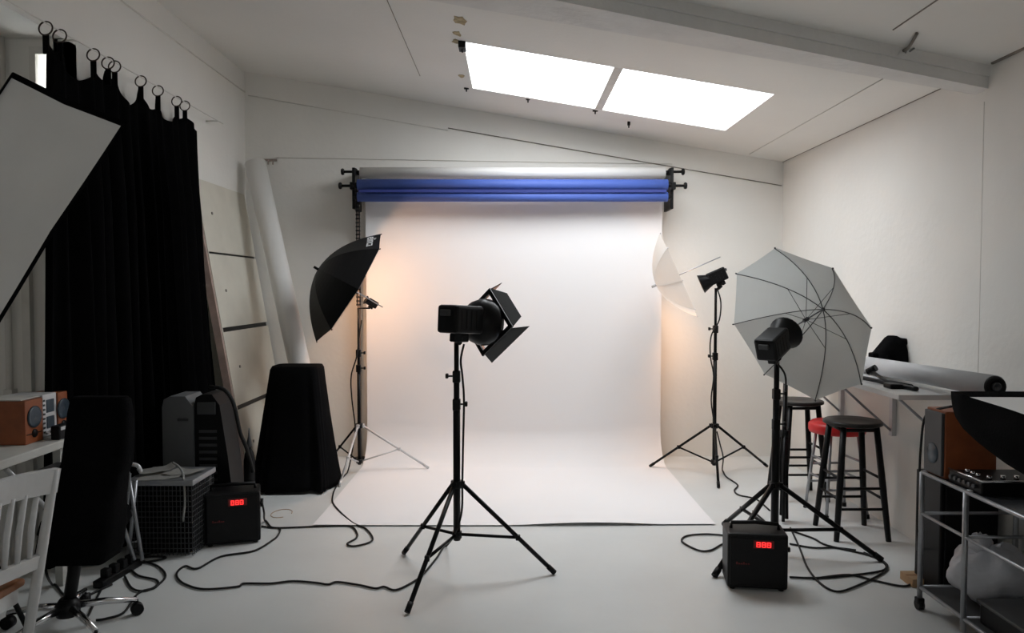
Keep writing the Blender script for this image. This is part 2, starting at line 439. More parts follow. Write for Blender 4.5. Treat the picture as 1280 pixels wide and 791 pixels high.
MB().grid(curt, 300, 40, .003).build('cloth', 'velvet', cur)
for q in ys:
    a0 = random.uniform(-.5,.5)
    pts = [V(XRD+.036*math.cos(k*2*math.pi/20), q+.036*.15*math.sin(k*2*math.pi/20+a0), zR+.036*math.sin(k*2*math.pi/20)) for k in range(20)]
    MB().tube(pts, .0042, 8, closed=True).build('curtain_ring', 'bronze', cur)
    MB().bbox((XRD-.016,q-.006,zR-.13),(XRD+.016,q+.006,zR-.032),.003).build('curtain_tab','velvet',cur)

# ------------------------------------------------------------ leaning panel and white tube in the corner
XT, XBt, ZP = -2.485, -2.065, 2.50
pn = V(math.sqrt(1-( (XT-XBt)/ZP)**2) ,0,0)
t = thing('leaning_panel', V(XBt,6.5,0), 'tall cream panel with four sections leaning against the left wall', 'panel')
ax = V(XT-XBt,0,ZP).normalized(); nx = V(ax.z,0,-ax.x)     # normal into the room
L = math.hypot(XT-XBt, ZP); ya, yb_ = 5.93, 7.06
base = V(XBt-.07,0,.022)
cuts = [0, .245, .495, .745, 1.0]
def pan(mb, s0, s1, y0, y1, d0, d1):
    pts = [base+ax*(L*s0)+V(0,y0,0)+nx*d0, base+ax*(L*s0)+V(0,y1,0)+nx*d0, base+ax*(L*s1)+V(0,y1,0)+nx*d0, base+ax*(L*s1)+V(0,y0,0)+nx*d0]
    return mb.slab(pts, nx, d1-d0)
for i in range(4):
    g = .012 if i < 3 else 0
    o = pan(MB(), cuts[i]+(.0 if i == 0 else g*.6), cuts[i+1]-g*.6, ya+.012, yb_, .004, .046).build('panel_board', 'panel', t)
    cc = base+ax*(L*(cuts[i]+cuts[i+1])*.5)+V(0,ya+.25,0)+nx*.046
    MB().cyl(cc, cc+nx*.006, .012, seg=10).build('handle_peg', 'seam', o)
for i in (1,2,3):
    pan(MB(), cuts[i]-.007, cuts[i]+.007, ya+.012, yb_, .0, .032).build('dark_gap', 'black', t)
pan(MB(), 0, 1, ya-.03, ya+.010, -.004, .052).build('side_rail', 'panedge', t)
pan(MB(), 0, 1, ya+.0, ya+.012, .046, .058).build('edge_strip', 'panel', t)

p0, p1 = V(-1.62,6.40,.012), at(319,203,6.93)
t = thing('paper_roll', p0, 'long white backdrop paper roll leaning in the left back corner', 'paper roll')
dv = (p1-p0).normalized()
MB().cyl(p0+dv*.05, p1, .092, seg=28).build('roll', 'roll', t)
MB().cyl(p1-dv*.01, p1+dv*.02, .035, seg=16).build('core', 'card', t)

# ------------------------------------------------------------ light stands
def stand(center, feet, hubz, lowz, topz, label, group=None, clamps=(), legm=('blackm','blackm','blackm'), polem='blackm', r=.013, att=.52, name='light_stand'):
    cx_, cy_ = center
    t = thing(name, V(cx_,cy_,0), label, 'light stand', group)
    zz = [lowz-.03]+list(clamps)+[topz]
    rr = r*1.35
    for i in range(len(zz)-1):
        MB().cyl((cx_,cy_,zz[i]),(cx_,cy_,zz[i+1]+(.02 if i<len(zz)-2 else 0)), rr, seg=12).build('pole_section', polem, t); rr = max(.006, rr*.82)
    for z in clamps:
        c = MB().bbox((cx_-.021,cy_-.021,z-.035),(cx_+.021,cy_+.021,z+.03),.006).build('clamp','black',t)
        sgn = random.choice((-1,1))
        k = MB().cyl((cx_+sgn*.02,cy_,z),(cx_+sgn*.045,cy_,z),.005,seg=8); k.bbox((cx_+sgn*.052-.008,cy_-.016,z-.012),(cx_+sgn*.052+.008,cy_+.016,z+.014),.004); k.build('knob','black',c)
    MB().cyl((cx_,cy_,hubz-.02),(cx_,cy_,hubz+.02),.03,seg=14).build('upper_collar','black',t)
    MB().cyl((cx_,cy_,lowz-.018),(cx_,cy_,lowz+.018),.027,seg=14).build('lower_collar','black',t)
    c3 = V(cx_,cy_,0)
    for i, fp in enumerate(feet):
        fp = Vector(fp); fp.z = .012; d = (fp-c3); d.z = 0; d.normalize()
        s0 = V(cx_,cy_,hubz)+d*.03
        lg = MB(); lg.cyl(s0, fp, r*.85, seg=10); lg.bbox(s0-V(.014,.014,.016), s0+V(.014,.014,.016), .004); l = lg.build('leg', legm[i], t)
        dd = (fp-s0).normalized(); MB().cyl(fp-dd*.05, fp+dd*.002, r*1.05, seg=10).build('rubber_foot', 'black' if legm[i] != 'lsteel' else 'lsteel', l)  # feet of the glare-pale legs take the same pale colour
        j = s0.lerp(fp, att); l0 = V(cx_,cy_,lowz)+d*.025
        b_ = MB(); b_.cyl(l0, j, r*.62, seg=8); b_.bbox(j-V(.013,.013,.015), j+V(.013,.013,.015), .004); b_.build('brace', legm[i], t)
    return t
# front centre stand
f1, f2, f3 = fl(509,768), fl(693,718), fl(505,693)
cF = (f1+f2+f3)/3; YFc = cF.y; cFx = at(571,600,YFc).x
stand((cFx,YFc), (f1,f2,f3), at(571,605,YFc).z, at(571,668,YFc).z, at(572,425,YFc).z,
      'black tripod light stand in the middle of the floor carrying the barn door light', clamps=(at(571,505,YFc).z, at(571,470,YFc).z), att=.60, r=.0145)
# back left
bl = V(at(449,540,6.45).x, 6.45, 0)
stand((bl.x,bl.y), (V(bl.x-.36,6.76,0), V(-.74,6.60,0), V(bl.x-.07,6.0,0)), at(449,532,6.45).z, at(450,576,6.45).z, at(455,385,6.45).z,
      'back left light stand beside the backdrop, holding the black umbrella', clamps=(at(447,460,6.45).z, at(447,441,6.45).z), legm=('blackm','lsteel','lsteel'), r=.011, att=.55)  # two legs pale: overexposed glare by the backdrop put into their colour
# back right
br = V(at(893,540,6.38).x, 6.38, 0)
stand((br.x,br.y), (V(at(814,577,6.6).x,6.66,0), V(br.x+.55,6.66,0), V(at(899,612,5.93).x,5.95,0)), at(893,532,6.38).z, at(893,577,6.38).z, at(896,360,6.38).z,
      'tall black light stand on the right of the backdrop, in front of the back wall', clamps=(at(893,445,6.38).z, at(893,411,6.38).z), r=.0125)
# front right
fr_ = (fl(905,657), fl(893,722), fl(1102,702)); cR = (fr_[0]+fr_[1]+fr_[2])/3
cR = V(at(969,600,cR.y).x, cR.y, 0)
stand((cR.x,cR.y), fr_, at(970,606,cR.y).z, at(970,662,cR.y).z, at(969,452,cR.y).z,
      'black light stand behind the right power pack, in front of the grey umbrella', clamps=(at(969,530,cR.y).z, at(969,492,cR.y).z), r=.0175, att=.6)
# folded stand next to it
b0 = fl(977,652); tp = at(982,478,b0.y+.1)
t = thing('folded_stand', b0, 'folded black light stand standing upright beside the right light stand', 'light stand')
ax2 = (tp-b0).normalized(); bb = b0+V(0,0,.015)
MB().cyl(bb+ax2*.03, tp, .016).build('pole', 'blackm', t)
for k in range(3):
    a_ = k*2.1+.4; o_ = V(math.cos(a_), math.sin(a_), 0)
    MB().cyl(bb+o_*.045, bb+o_*.022+ax2*.58, .012, seg=8).build('leg', 'blackm', t)
MB().cyl(bb+ax2*.56, bb+ax2*.61, .034).build('upper_collar', 'black', t); MB().cyl(bb+ax2*.2, bb+ax2*.235, .034).build('lower_collar', 'black', t)

# ------------------------------------------------------------ strobe heads
def basis(fwd, roll=0.0, up=V(0,0,1)):
    x = Vector(fwd).normalized(); y = Vector(up).cross(x).normalized(); z = x.cross(y)
    m = Matrix((x,y,z)).transposed().to_4x4()
    return m @ Matrix.Rotation(roll, 4, 'X')
def head(pos, fwd, s, label, mountto, cap='dish', group=None):
    """flash head: box body along local x, reflector in front"""
    t = thing('strobe_head', mountto, label, 'studio light', group)
    mx = Matrix.Translation(pos) @ basis(fwd)
    b_ = MB(); b_.bbox((-.15*s,-.055*s,-.05*s),(.02*s,.055*s,.065*s),.012*s,mx)
    for k in range(4): b_.box((-.12*s+k*.03*s,-.057*s,-.03*s),(-.11*s+k*.03*s,.057*s,.045*s),mx)
    hb = b_.build('housing','black',t)
    MB().bbox((-.165*s,-.025*s,.02*s),(-.15*s,.025*s,.045*s),.004,mx).build('dial','darkgr',hb)
    h = MB(); h.bbox((-.11*s,-.02*s,-.085*s),(-.03*s,.02*s,-.05*s),.006*s,mx)
    p = mx @ V(-.07*s,0,-.085*s)
    h.cyl(p, Vector(mountto), .014*s, seg=10); h.build('mount','black',t)
    MB().cyl(p+V(0,-.045*s,.02*s), p+V(0,.045*s,.02*s), .017*s, seg=12).build('tilt_knob','black',t)
    L0 = Matrix.Rotation(math.pi/2,4,'Y')
    if cap == 'dish':
        MB().lathe([(.055*s,.0),(.06*s,.02*s),(.085*s,.085*s),(.088*s,.09*s),(.08*s,.086*s),(.05*s,.02*s)], mx @ L0, 24, (False,False)).build('reflector','blackm',t)
    elif cap == 'small':
        MB().lathe([(.045*s,.0),(.05*s,.03*s),(.075*s,.055*s),(.075*s,.065*s),(.045*s,.03*s)], mx @ L0, 24, (False,False)).build('reflector','blackm',t)
    return t, mx
# front centre: barn doors
hp = at(589,402,YFc)+V(0,0,0)
fwd = V(.62,.78,-.06)
hd, mx = head(hp, fwd, 1.3, 'black studio light with open barn doors on the centre stand', V(cFx,YFc,at(572,425,YFc).z), cap='none')
L0 = Matrix.Rotation(math.pi/2,4,'Y')
MB().lathe([(.055,0),(.085,.015),(.118,.05),(.13,.095),(.13,.125),(.12,.125),(.11,.06),(.05,.02)], mx @ L0, 32, (False,False)).build('reflector','blackm',hd)
MB().lathe([(.0,.03),(.028,.035),(.03,.075),(.015,.09),(.0,.092)], mx @ L0, 16, (False,False)).build('bulb_cover','facew',hd)
mr = mx @ Matrix.Rotation(math.radians(50),4,'X')
fr2 = MB(); x0 = .122; q = .135
for (lo, hi) in (((x0,-q,-q),(x0+.012,q,-.112)),((x0,-q,.112),(x0+.012,q,q)),((x0,-q,-.112),(x0+.012,-.112,.112)),((x0,.112,-.112),(x0+.012,q,.112))): fr2.box(lo,hi,mr)
fr2.build('door_frame','blackm',hd)
for k, (ang, ln) in enumerate(((16,.085),(14,.09),(12,.08),(12,.08))):
    mk = mr @ Matrix.Rotation(k*math.pi/2,4,'X') @ Matrix.Translation((x0+.012,0,q)) @ Matrix.Rotation(-math.radians(ang),4,'Y')
    wd, wn_ = q*.98, q*.62
    if k % 2: wn_, wd = q*1.25, q*.9
    d0 = MB(); d0.slab([mk @ V(0,-wd,0), mk @ V(0,wd,0), mk @ V(ln,wn_,0), mk @ V(ln,-wn_,0)], (mk.to_3x3() @ V(0,0,1)), .002)
    dd = d0.build('barn_door','black',hd)
    d1 = MB(); d1.slab([mk @ V(.006,-wd+.01,-.001), mk @ V(.006,wd-.01,-.001), mk @ V(ln-.006,wn_-.008,-.001), mk @ V(ln-.006,-wn_+.008,-.001)], (mk.to_3x3() @ V(0,0,1)), -.0012)
    d1.build('inner_face','copper',dd)

# ------------------------------------------------------------ umbrellas
def umbrella(cen, a, R_, depth, canopy, label, inner=None, n=8, rot=0.0, rodlen=.35, ribm='darkgr', bulge=2.0, rodextra=.1, up=V(0,0,1)):
    a = Vector(a).normalized(); x = up.cross(a).normalized(); y = a.cross(x)
    t = thing('photo_umbrella', cen-a*depth, label, 'umbrella')
    def P(ang, s, off=0): 
        return cen + (x*math.cos(ang)+y*math.sin(ang))*R_*s*(1-off) - a*(depth*(1-s**bulge))+a*off*.3
    seg = 6; mb = MB(); rows = 14; cache = {}
    def vert(i, j, k, off):
        if j == 0: key = ('a',)
        else:
            ii = (i+(k//seg))%n; kk = k%seg; key = (ii,kk,j)
        if key in cache: return cache[key]
        s = j/rows
        if j == 0: p = P(0,0)
        else:
            A_, B_ = P(rot+2*math.pi*ii/n, s), P(rot+2*math.pi*(ii+1)/n, s)
            u_ = kk/seg; p = A_.lerp(B_, u_); 
            sc = 1-.010*math.sin(math.pi*u_)*s**3
            p = cen-a*(a.dot(cen-p)) + (p-(cen-a*(a.dot(cen-p))))*sc
        cache[key] = mb.bm.verts.new(p+off); return cache[key]
    for i in range(n):
        for j in range(rows):
            for k in range(seg):
                vs = [vert(i,j,k,V(0,0,0)), vert(i,j,k+1,V(0,0,0)), vert(i,j+1,k+1,V(0,0,0)), vert(i,j+1,k,V(0,0,0))]
                u2 = []
                for v_ in vs:
                    if v_ not in u2: u2.append(v_)
                mb.bm.faces.new(u2)
    if inner:
        lining = MB(); mp = {v_: lining.bm.verts.new(v_.co + a*.004 - (v_.co-cen+a*a.dot(cen-v_.co))*.012) for v_ in mb.bm.verts}
        for f_ in mb.bm.faces: lining.bm.faces.new([mp[v_] for v_ in f_.verts])
        cn = mb.build('canopy', canopy, t); lining.build('lining', inner, cn)
    else:
        cn = mb.build('canopy', canopy, t)
    for i in range(n):
        an = rot+2*math.pi*i/n
        pts = [P(an, s/10, .0)+a*.006-(x*math.cos(an)+y*math.sin(an))*.004 for s in range(11)]
        tip = pts[-1]+(x*math.cos(an)+y*math.sin(an))*.006
        rb_ = MB().tube(pts+[tip], .0028, 6); rb_.cyl(pts[-1], tip+(tip-pts[-1])*.4, .005, seg=6); rb_.build('rib', ribm, t)
        st = MB().cyl(P(an,.48)+a*.004, cen-a*depth*.35, .0018, seg=5); st.build('stretcher', ribm, t)
    rod = MB().cyl(cen-a*(depth+.035), cen+a*rodlen, .0045, seg=8); rod.build('rod', 'steel', t)
    MB().cyl(cen-a*(depth+.04), cen-a*(depth-.01), .011, seg=10).build('ferrule', ribm, t)
    MB().cyl(cen-a*depth*.42, cen-a*depth*.28, .012, seg=10).build('runner', ribm, t)
    return t, P, (a, x, y)

# back left black umbrella and its head
cU = at(436,359,6.30); aU = V(.80, .31, -.51)
_a = aU.normalized(); _x = V(0,0,1).cross(_a).normalized(); _y = _a.cross(_x); _A = V(39,12,69)
rot1 = math.atan2(_A.dot(_y), _A.dot(_x))
um1, P1, ax1 = umbrella(cU, aU, .525, .29, 'umbblack', 'black reflector umbrella with a white word on its rim at the back left', inner='silver', rot=rot1, rodlen=.33, ribm='blackm')
hpos = at(461,377,6.44)
hl, _ = head(hpos, -aU, .52, 'small dark studio light clamped below the black umbrella', V(bl.x,bl.y,at(455,385,6.45).z+.0), cap='small')
# the word on the canopy
def word(parent, txt, origin, xd, yd, size, m):
    cu = bpy.data.curves.new('printed_word','FONT'); cu.body = txt; cu.size = size; cu.extrude = .0006
    cu.align_x = 'CENTER'; cu.align_y = 'CENTER'; cu.offset = .0
    o = bpy.data.objects.new('tmp', cu); C.objects.link(o)
    bpy.context.view_layer.update()
    me = bpy.data.meshes.new_from_object(o.evaluated_get(bpy.context.evaluated_depsgraph_get()))
    bpy.data.objects.remove(o)
    zd = xd.cross(yd); mxx = Matrix((xd,yd,zd)).transposed().to_4x4(); mxx.translation = origin-parent_origin(parent)
    me.transform(mxx); me.materials.clear(); me.materials.append(M[m])
    o = bpy.data.objects.new('printed_word', me); C.objects.link(o); o.parent = parent
    return o
def panel_word(P, axs, i, rot, n, txt, size, par, m, s=.9):
    A_, B_ = P(rot+2*math.pi*i/n, s), P(rot+2*math.pi*(i+1)/n, s); A2 = P(rot+2*math.pi*i/n, s-.1); B2 = P(rot+2*math.pi*(i+1)/n, s-.1)
    c = (A_+B_)/2; xd = (B_-A_).normalized(); yd = ((A_+B_)/2-(A2+B2)/2).normalized(); yd = (yd-xd*yd.dot(xd)).normalized()
    nrm = xd.cross(yd)
    if nrm.dot(V(0,0,EYE)-c) < 0: xd = -xd; nrm = xd.cross(yd)
    return c+nrm*.004, xd, yd, nrm
best = None
for i in range(8):
    A_ = P1(rot1+2*math.pi*i/8,.86); B_ = P1(rot1+2*math.pi*(i+1)/8,.86); c = (A_+B_)/2
    d = c-V(0,0,EYE); sx = 640+F*d.x/d.y; sy = 360-F*d.z/d.y
    sc = (sx-470)**2+(sy-306)**2
    if c.y < cU.y+.05 and (best is None or sc < best[0]): best = (sc, i)
o_, xd, yd, nr = panel_word(P1, ax1, best[1], rot1, 8, 'elinca', .09, um1, 'facew')
word(um1, 'elinca', o_+nr*.004, xd, yd, .11, 'facew')

# back right translucent umbrella
cU2 = at(848,344,6.30); aU2 = V(.88,-.18,.40)
umbrella(cU2, aU2, .385, .20, 'umbw', 'white translucent umbrella glowing against the backdrop at the back right', rot=math.radians(8), rodlen=.37, ribm='lsteel')
hr, mxr = head(at(888,350,6.38), -aU2, .95, 'dark studio light on the tall back right stand pointing down left', V(br.x+.01,br.y,at(896,362,6.38).z), cap='dish')
# front right umbrella with ribs towards the camera
cU3 = V(1.684,4.45,1.378); aU3 = V(-.803,-.477,-.357)
_a = aU3.normalized(); _x = V(0,0,1).cross(_a).normalized(); _y = _a.cross(_x); _A = V(-27,-36,103)
rot3 = 1.595
umbrella(cU3, aU3, .488, .265, 'umbg', 'large pale grey octagonal umbrella open towards the camera on the right', rot=rot3, rodlen=.35, ribm='darkgr', bulge=1.9)
hf, _ = head(at(973,425,cR.y-.12), V(.66,.66,.36), 1.15, 'black studio light in front of the large grey umbrella', V(cR.x,cR.y,at(969,452,cR.y).z), cap='dish')

# ------------------------------------------------------------ power packs
def pack(p_l, p_r, h, d, label):
    pl, pr = Vector(p_l), Vector(p_r); x = (pr-pl); w_ = x.length; x.normalize(); y = V(-x.y,x.x,0)
    t = thing('power_pack', (pl+pr)/2, label, 'flash power pack')
    mx = Matrix(((x.x,y.x,0,pl.x),(x.y,y.y,0,pl.y),(0,0,1,0),(0,0,0,1)))
    MB().bbox((0,0,.012),(w_,d,h),.012,mx).build('housing','black',t)
    MB().bbox((.012,-.006,.03),(w_-.012,.004,h-.02),.004,mx).build('front_panel','black',t)
    dp = MB().bbox((w_*.42,-.010,h*.76),(w_*.76,-.004,h*.90),.003,mx).build('display_window','redtxt',t)
    mb = MB(); xx = w_*.47
    for k in range(3):
        mb.box((xx,-.013,h*.79),(xx+.004,-.009,h*.87),mx); mb.box((xx,-.013,h*.86),(xx+.018,-.009,h*.875),mx)
        mb.box((xx,-.013,h*.825),(xx+.018,-.009,h*.835),mx); mb.box((xx,-.013,h*.785),(xx+.018,-.009,h*.797),mx); mb.box((xx+.016,-.013,h*.785),(xx+.021,-.009,h*.87),mx); xx += .0265
    mb.build('display_digits','redled',dp)
    mb = MB()
    for k in range(6): mb.box((w_*.14+k*.012,-.009,h*.47),(w_*.14+k*.012+.008,-.0055,h*.49+(.006 if k in (0,3) else 0)),mx)
    mb.build('front_marking','redtxt',t)
    MB().tube([mx @ V(.03,d*.5,h-.005), mx @ V(.035,d*.5,h+.028), mx @ V(w_*.5,d*.5,h+.034), mx @ V(w_-.035,d*.5,h+.028), mx @ V(w_-.03,d*.5,h-.005)], .011, 8).build('handle','black',t)
    for (a_, b2) in ((.03,.03),(w_-.03,.03),(.03,d-.03),(w_-.03,d-.03)):
        MB().cyl(mx @ V(a_,b2,0), mx @ V(a_,b2,.014), .014, seg=10).build('foot','black',t)
    for k in range(3):
        MB().cyl(mx @ V(w_+.0-.004,.05+k*.05,h*.7), mx @ V(w_+.018,.05+k*.05,h*.7), .014, seg=10).build('socket','black',t)
pack(fl(909,737), fl(985,741), .305, .20, 'black power pack with red display standing on the floor on the right')
pack(fl(256,685), fl(326,678), .325, .22, 'black power pack with red display standing on the floor on the left')

# ------------------------------------------------------------ cables
def cable(pts, label, r=.006, m='cable', extra=None, group=None, wig=0.0):
    P_ = []
    for i, p in enumerate(pts):
        if len(p) == 2: q = fl(*p); q.z = r+.002
        else: q = at(*p)
        P_.append(q)
    if extra: P_ += [Vector(e) for e in extra]
    sp_ = smooth_path(P_, 6)
    sp_ = [V(p.x,p.y,max(p.z, r+.001)) for p in sp_]
    o = MB().tube(sp_, r, 7).build('power_cable', m, origin=sp_[0])
    return tag(o, label, 'cable', group)
cable([(327,659),(349,661),(404,659),(437,659),(446,667),(445,674),(434,681),(442,684),(460,680),(466,674),(457,662),(440,654),(418,633),(416,621),(421,608),(434,592),
       (441,560,6.35),(444,535,6.38),(440,500,6.40),(439,470,6.40),(446,445,6.40),(449,420,6.40),(452,400,6.42)],
      'black cable from the left power pack looping at the white paper edge')
cable([(327,625,4.72),(330,640,4.68),(331,652),(339,660),(350,662),(347,671),(340,677),(317,690),(276,697),(247,712),(232,709),(222,716),(222,724),(232,732),(255,738),(296,735),(305,731),(337,731),(366,728),(395,730),(410,732),(422,729),(450,733),(469,737),(480,735),(495,739),(518,728),(530,718),(545,700),(558,684),
       (568,668,YFc-.02),(577,640,YFc-.03),(578,600,YFc-.035),(579,550,YFc-.03),(580,500,YFc-.03),(578,470,YFc-.03),(576,450,YFc-.02),(580,430,YFc-.02)],
      'long black cable snaking across the floor from the left power pack to the centre stand')
cable([(910,671),(883,669),(859,671),(852,677),(861,684),(876,690),(889,689),(900,683),(910,678)], 'black cable loop on the floor left of the right power pack')
cable([(987,664),(1016,674),(1034,683),(1085,695),(1105,705),(1102,715),(1050,722),(1015,724),(987,723)], 'black cable curving round the foot of the right light stand')
cable([(988,661),(999,685),(1010,712),(1027,732),(1047,741),(1071,734),(1098,721),(1109,712),(1104,703),(1080,692)], 'black cable dipping lowest on the floor right of the right power pack')
cable([(1016,725),(1061,720),(1092,727),(1126,734),(1139,731),(1144,718),(1146,700),(1147,675,3.75),(1147,640,3.73),(1149,600,3.72),(1151,560,3.70),(1156,522,3.69),(1170,512,3.62),(1189,508,3.5)],
      'black cable from the floor up the side of the metal cart to the wooden speaker')
cable([(896,539,6.33),(900,555,6.3),(904,572,6.2),(903,589),(908,597),(922,607),(918,614),(924,620),(945,625),(962,639)], 'thin black cable trailing from the back right stand')
cable([(987,681),(1016,686),(1044,686),(1070,689)], 'short straight black cable on the floor right of the right power pack')
cable([(941,640),(955,652),(962,660),(970,668)], 'short black cable between the legs of the right light stand')
cable([(57,711,3.4),(60,722,3.45),(66,733),(80,745),(99,751),(120,741),(140,732)], 'black cable hanging under the office chair')
cable([(127,738),(117,757),(111,770),(105,776)], 'short black cable running to the chrome chair base')
cable([(156,722),(165,737),(181,740),(197,733),(207,721),(197,709),(176,702)], 'round black cable loop on the floor near the power strip')
cable([(163,712),(173,721),(196,727),(194,736),(173,743),(155,767),(133,775),(120,777)], 'black cable winding from the power strip towards the bottom left')
cable([(178,697),(195,692),(225,688),(222,682),(203,669)], 'black cable lying in a sharp bend before the mesh crate')
cable([(176,699),(190,697),(207,698),(200,701),(176,705)], 'short flat black cable loop beside the mesh crate foot')
cable([(213,667),(225,668),(240,662),(252,655)], 'black cable between the mesh crate and the left power pack')
cable([(216,578,4.45),(228,590,4.42),(231,625,4.42),(229,650,4.42),(232,663),(245,668)], 'grey cable hanging down the side of the mesh crate', m='gcable', r=.007)
cable([(972,455,4.45),(978,462,4.45),(982,472,4.5),(982,490,4.55),(981,520,4.6),(978,545,4.65),(975,575,4.6),(976,610,4.6)], 'black cable dropping from the light in front of the grey umbrella')
cable([(897,362,6.3),(901,378,6.3),(899,400,6.33),(889,420,6.33),(888,445,6.33),(892,470,6.33),(889,500,6.33),(893,530,6.3)], 'black cable twisted round the pole of the back right stand')

# power strip
pA, pB = fl(122,736), fl(172,706); t = thing('power_strip', (pA+pB)/2, 'black power strip on the floor under the office chair', 'power strip')
x = (pB-pA); w_ = x.length; x.normalize(); y = V(-x.y,x.x,0); mx = Matrix(((x.x,y.x,0,pA.x),(x.y,y.y,0,pA.y),(0,0,1,0),(0,0,0,1)))
MB().bbox((0,-.03,0),(w_,.03,.04),.006,mx).build('body','black',t)
for k in range(4): MB().bbox((.05+k*w_/5,-.022,.036),(.09+k*w_/5,.022,.085),.006,mx).build('plug','black',t)

# ------------------------------------------------------------ draped case
cx_, cy_ = -1.715, 6.0
rings = []
prof = [(0.0,.60,.46),(.06,.60,.46),(.15,.58,.40),(.35,.53,.36),(.6,.47,.33),(.85,.41,.31),(.96,.385,.30),(.985,.36,.27)]
N = 96
for (z, w_, d_2) in prof:
    ring = []
    for k in range(N):
        a_ = 2*math.pi*k/N; ca, sa = math.cos(a_), math.sin(a_)
        e = .38; xx = math.copysign(abs(ca)**e, ca)*w_/2; yy = math.copysign(abs(sa)**e, sa)*d_2/2
        fo = 1+(.06*math.sin(a_*7+1)+.05*math.sin(a_*11)+.03*math.sin(a_*17+2*z))*max(0,1-z)**.8
        zz = z if z > 0.01 else .006+.02*abs(math.sin(a_*3.5))
        ring.append(V(cx_-.02*(1-z)+xx*fo, cy_+yy*fo, zz))
    rings.append(ring)
MB().loft(rings).build('cover_cloth','cloth', thing('covered_case', V(cx_,cy_,0), 'case covered by a black cloth below the leaning white roll', 'covered case'))

# ------------------------------------------------------------ portable air conditioner
xa, xb, ya2, yb2 = -2.265, -1.80, 4.86, 5.08
t = thing('air_conditioner', V((xa+xb)/2,5.0,0), 'tall grey and black portable air conditioner in front of the curtain', 'air conditioner')
def shell(x0,x1,y0,y1,zt,sl=0.0,r=.05,topw=0):
    pts = [V(x0,y0,.03),V(x1,y0,.03),V(x1-sl*.5,y0,zt*.55),V(x1-sl,y0,zt-.07),V(x1-sl-.05,y0,zt),V(x0+.05,y0,zt),V(x0+.012,y0,zt-.02),V(x0,y0,zt-.07)]
    return MB().slab(pts,(0,1,0),y1-y0)
shell(xa,xa+.20,ya2-.02,yb2,.90).build('side_panel','graypl',t)
shell(xa+.20,xb,ya2,yb2,.91,sl=.10).build('body','black',t)
MB().bbox((xa+.10,ya2-.027,.74),(xa+.17,ya2-.018,.757),.003).build('handle','darkgr',t)
MB().bbox((xa+.22,ya2-.008,.78),(xa+.34,ya2+.004,.86),.004).build('control_panel','darkgr',t)
mb = MB()
for k in range(9): mb.box((xa+.23,ya2-.006,.30+k*.045),(xb-.12,ya2+.004,.318+k*.045))
mb.build('grille','darkgr',t)
MB().bbox((xb-.18,ya2-.01,.32),(xb-.155,ya2-.002,.40),.002).build('label_plate','facew',t)
for xx in (xa+.05, xb-.05):
    for yy in (ya2+.04, yb2-.04): MB().cyl((xx,yy,0),(xx,yy,.035),.018,seg=10).build('caster','black',t)
cable([(262,483,4.9),(280,487,4.84),(292,505,4.83),(300,540,4.83),(308,560,4.84),(316,590,4.86)], 'thick black hose over the right side of the air conditioner', r=.013)
# bottle beside it
c = V(at(312,590,5.45).x,5.45,0); t = thing('spray_bottle', c, 'dark bottle with pointed cap between the air conditioner and the covered case', 'bottle')
MB().lathe([(.035,0),(.04,.02),(.04,.34),(.03,.40),(.014,.43),(.014,.45)], Matrix.Translation(c), 16).build('body','black',t)
MB().lathe([(.018,.44),(.018,.48),(.008,.52),(.004,.58)], Matrix.Translation(c), 12).build('nozzle','darkgr',t)

# ------------------------------------------------------------ mesh crate with papers
x0, x1, y0, y1, zt = -2.27, -1.90, 4.42, 4.74, .44
t = thing('mesh_crate', V((x0+x1)/2,(y0+y1)/2,0), 'black wire mesh crate with grey rim in front of the air conditioner', 'crate')
MB().bbox((x0+.02,y0+.02,.012),(x1-.02,y1-.02,zt-.02),.02).build('liner','cloth',t)
mb = MB(); n1 = 16
for k in range(n1+1):
    xx = x0+(x1-x0)*k/n1; mb.box((xx-.0018,y0-.002,.01),(xx+.0018,y0+.002,zt))
for k in range(14):
    zz = .02+k*(zt-.03)/13; mb.box((x0,y0-.003,zz-.0018),(x1,y0+.001,zz+.0018)); mb.box((x1-.001,y0,zz-.0018),(x1+.003,y1,zz+.0018))
for k in range(14):
    yy = y0+(y1-y0)*k/13; mb.box((x1-.002,yy-.0018,.01),(x1+.002,yy+.0018,zt))
mb.build('wire_mesh','darkgr',t)
MB().bbox((x0-.015,y0-.015,zt-.01),(x1+.015,y1+.01,zt+.025),.006).build('rim','steel',t)
for k,(dx,dy,rz,sx,sy,zz) in enumerate(((.05,.02,.2,.24,.2,.466),(.16,.08,-.25,.2,.16,.474),(-.02,.1,.6,.2,.14,.482))):
    mxp = Matrix.Translation((x0+.1+dx,y0+.07+dy,zz)) @ Matrix.Rotation(rz,4,'Z')
    def sh(u,v,mxp=mxp,sx=sx,sy=sy,k=k): return mxp @ V((u-.5)*sx,(v-.5)*sy,.012*abs(math.sin(u*5+k))*abs(u-.3)+.03*max(0,u-.75)*(k+.2))
    tag(MB().grid(sh,12,6,.001).build('paper_sheet','papers',origin=(x0+.1+dx,y0+.07+dy,zz)), 'crumpled loose paper lying on top of the mesh crate','paper','papers on the crate')
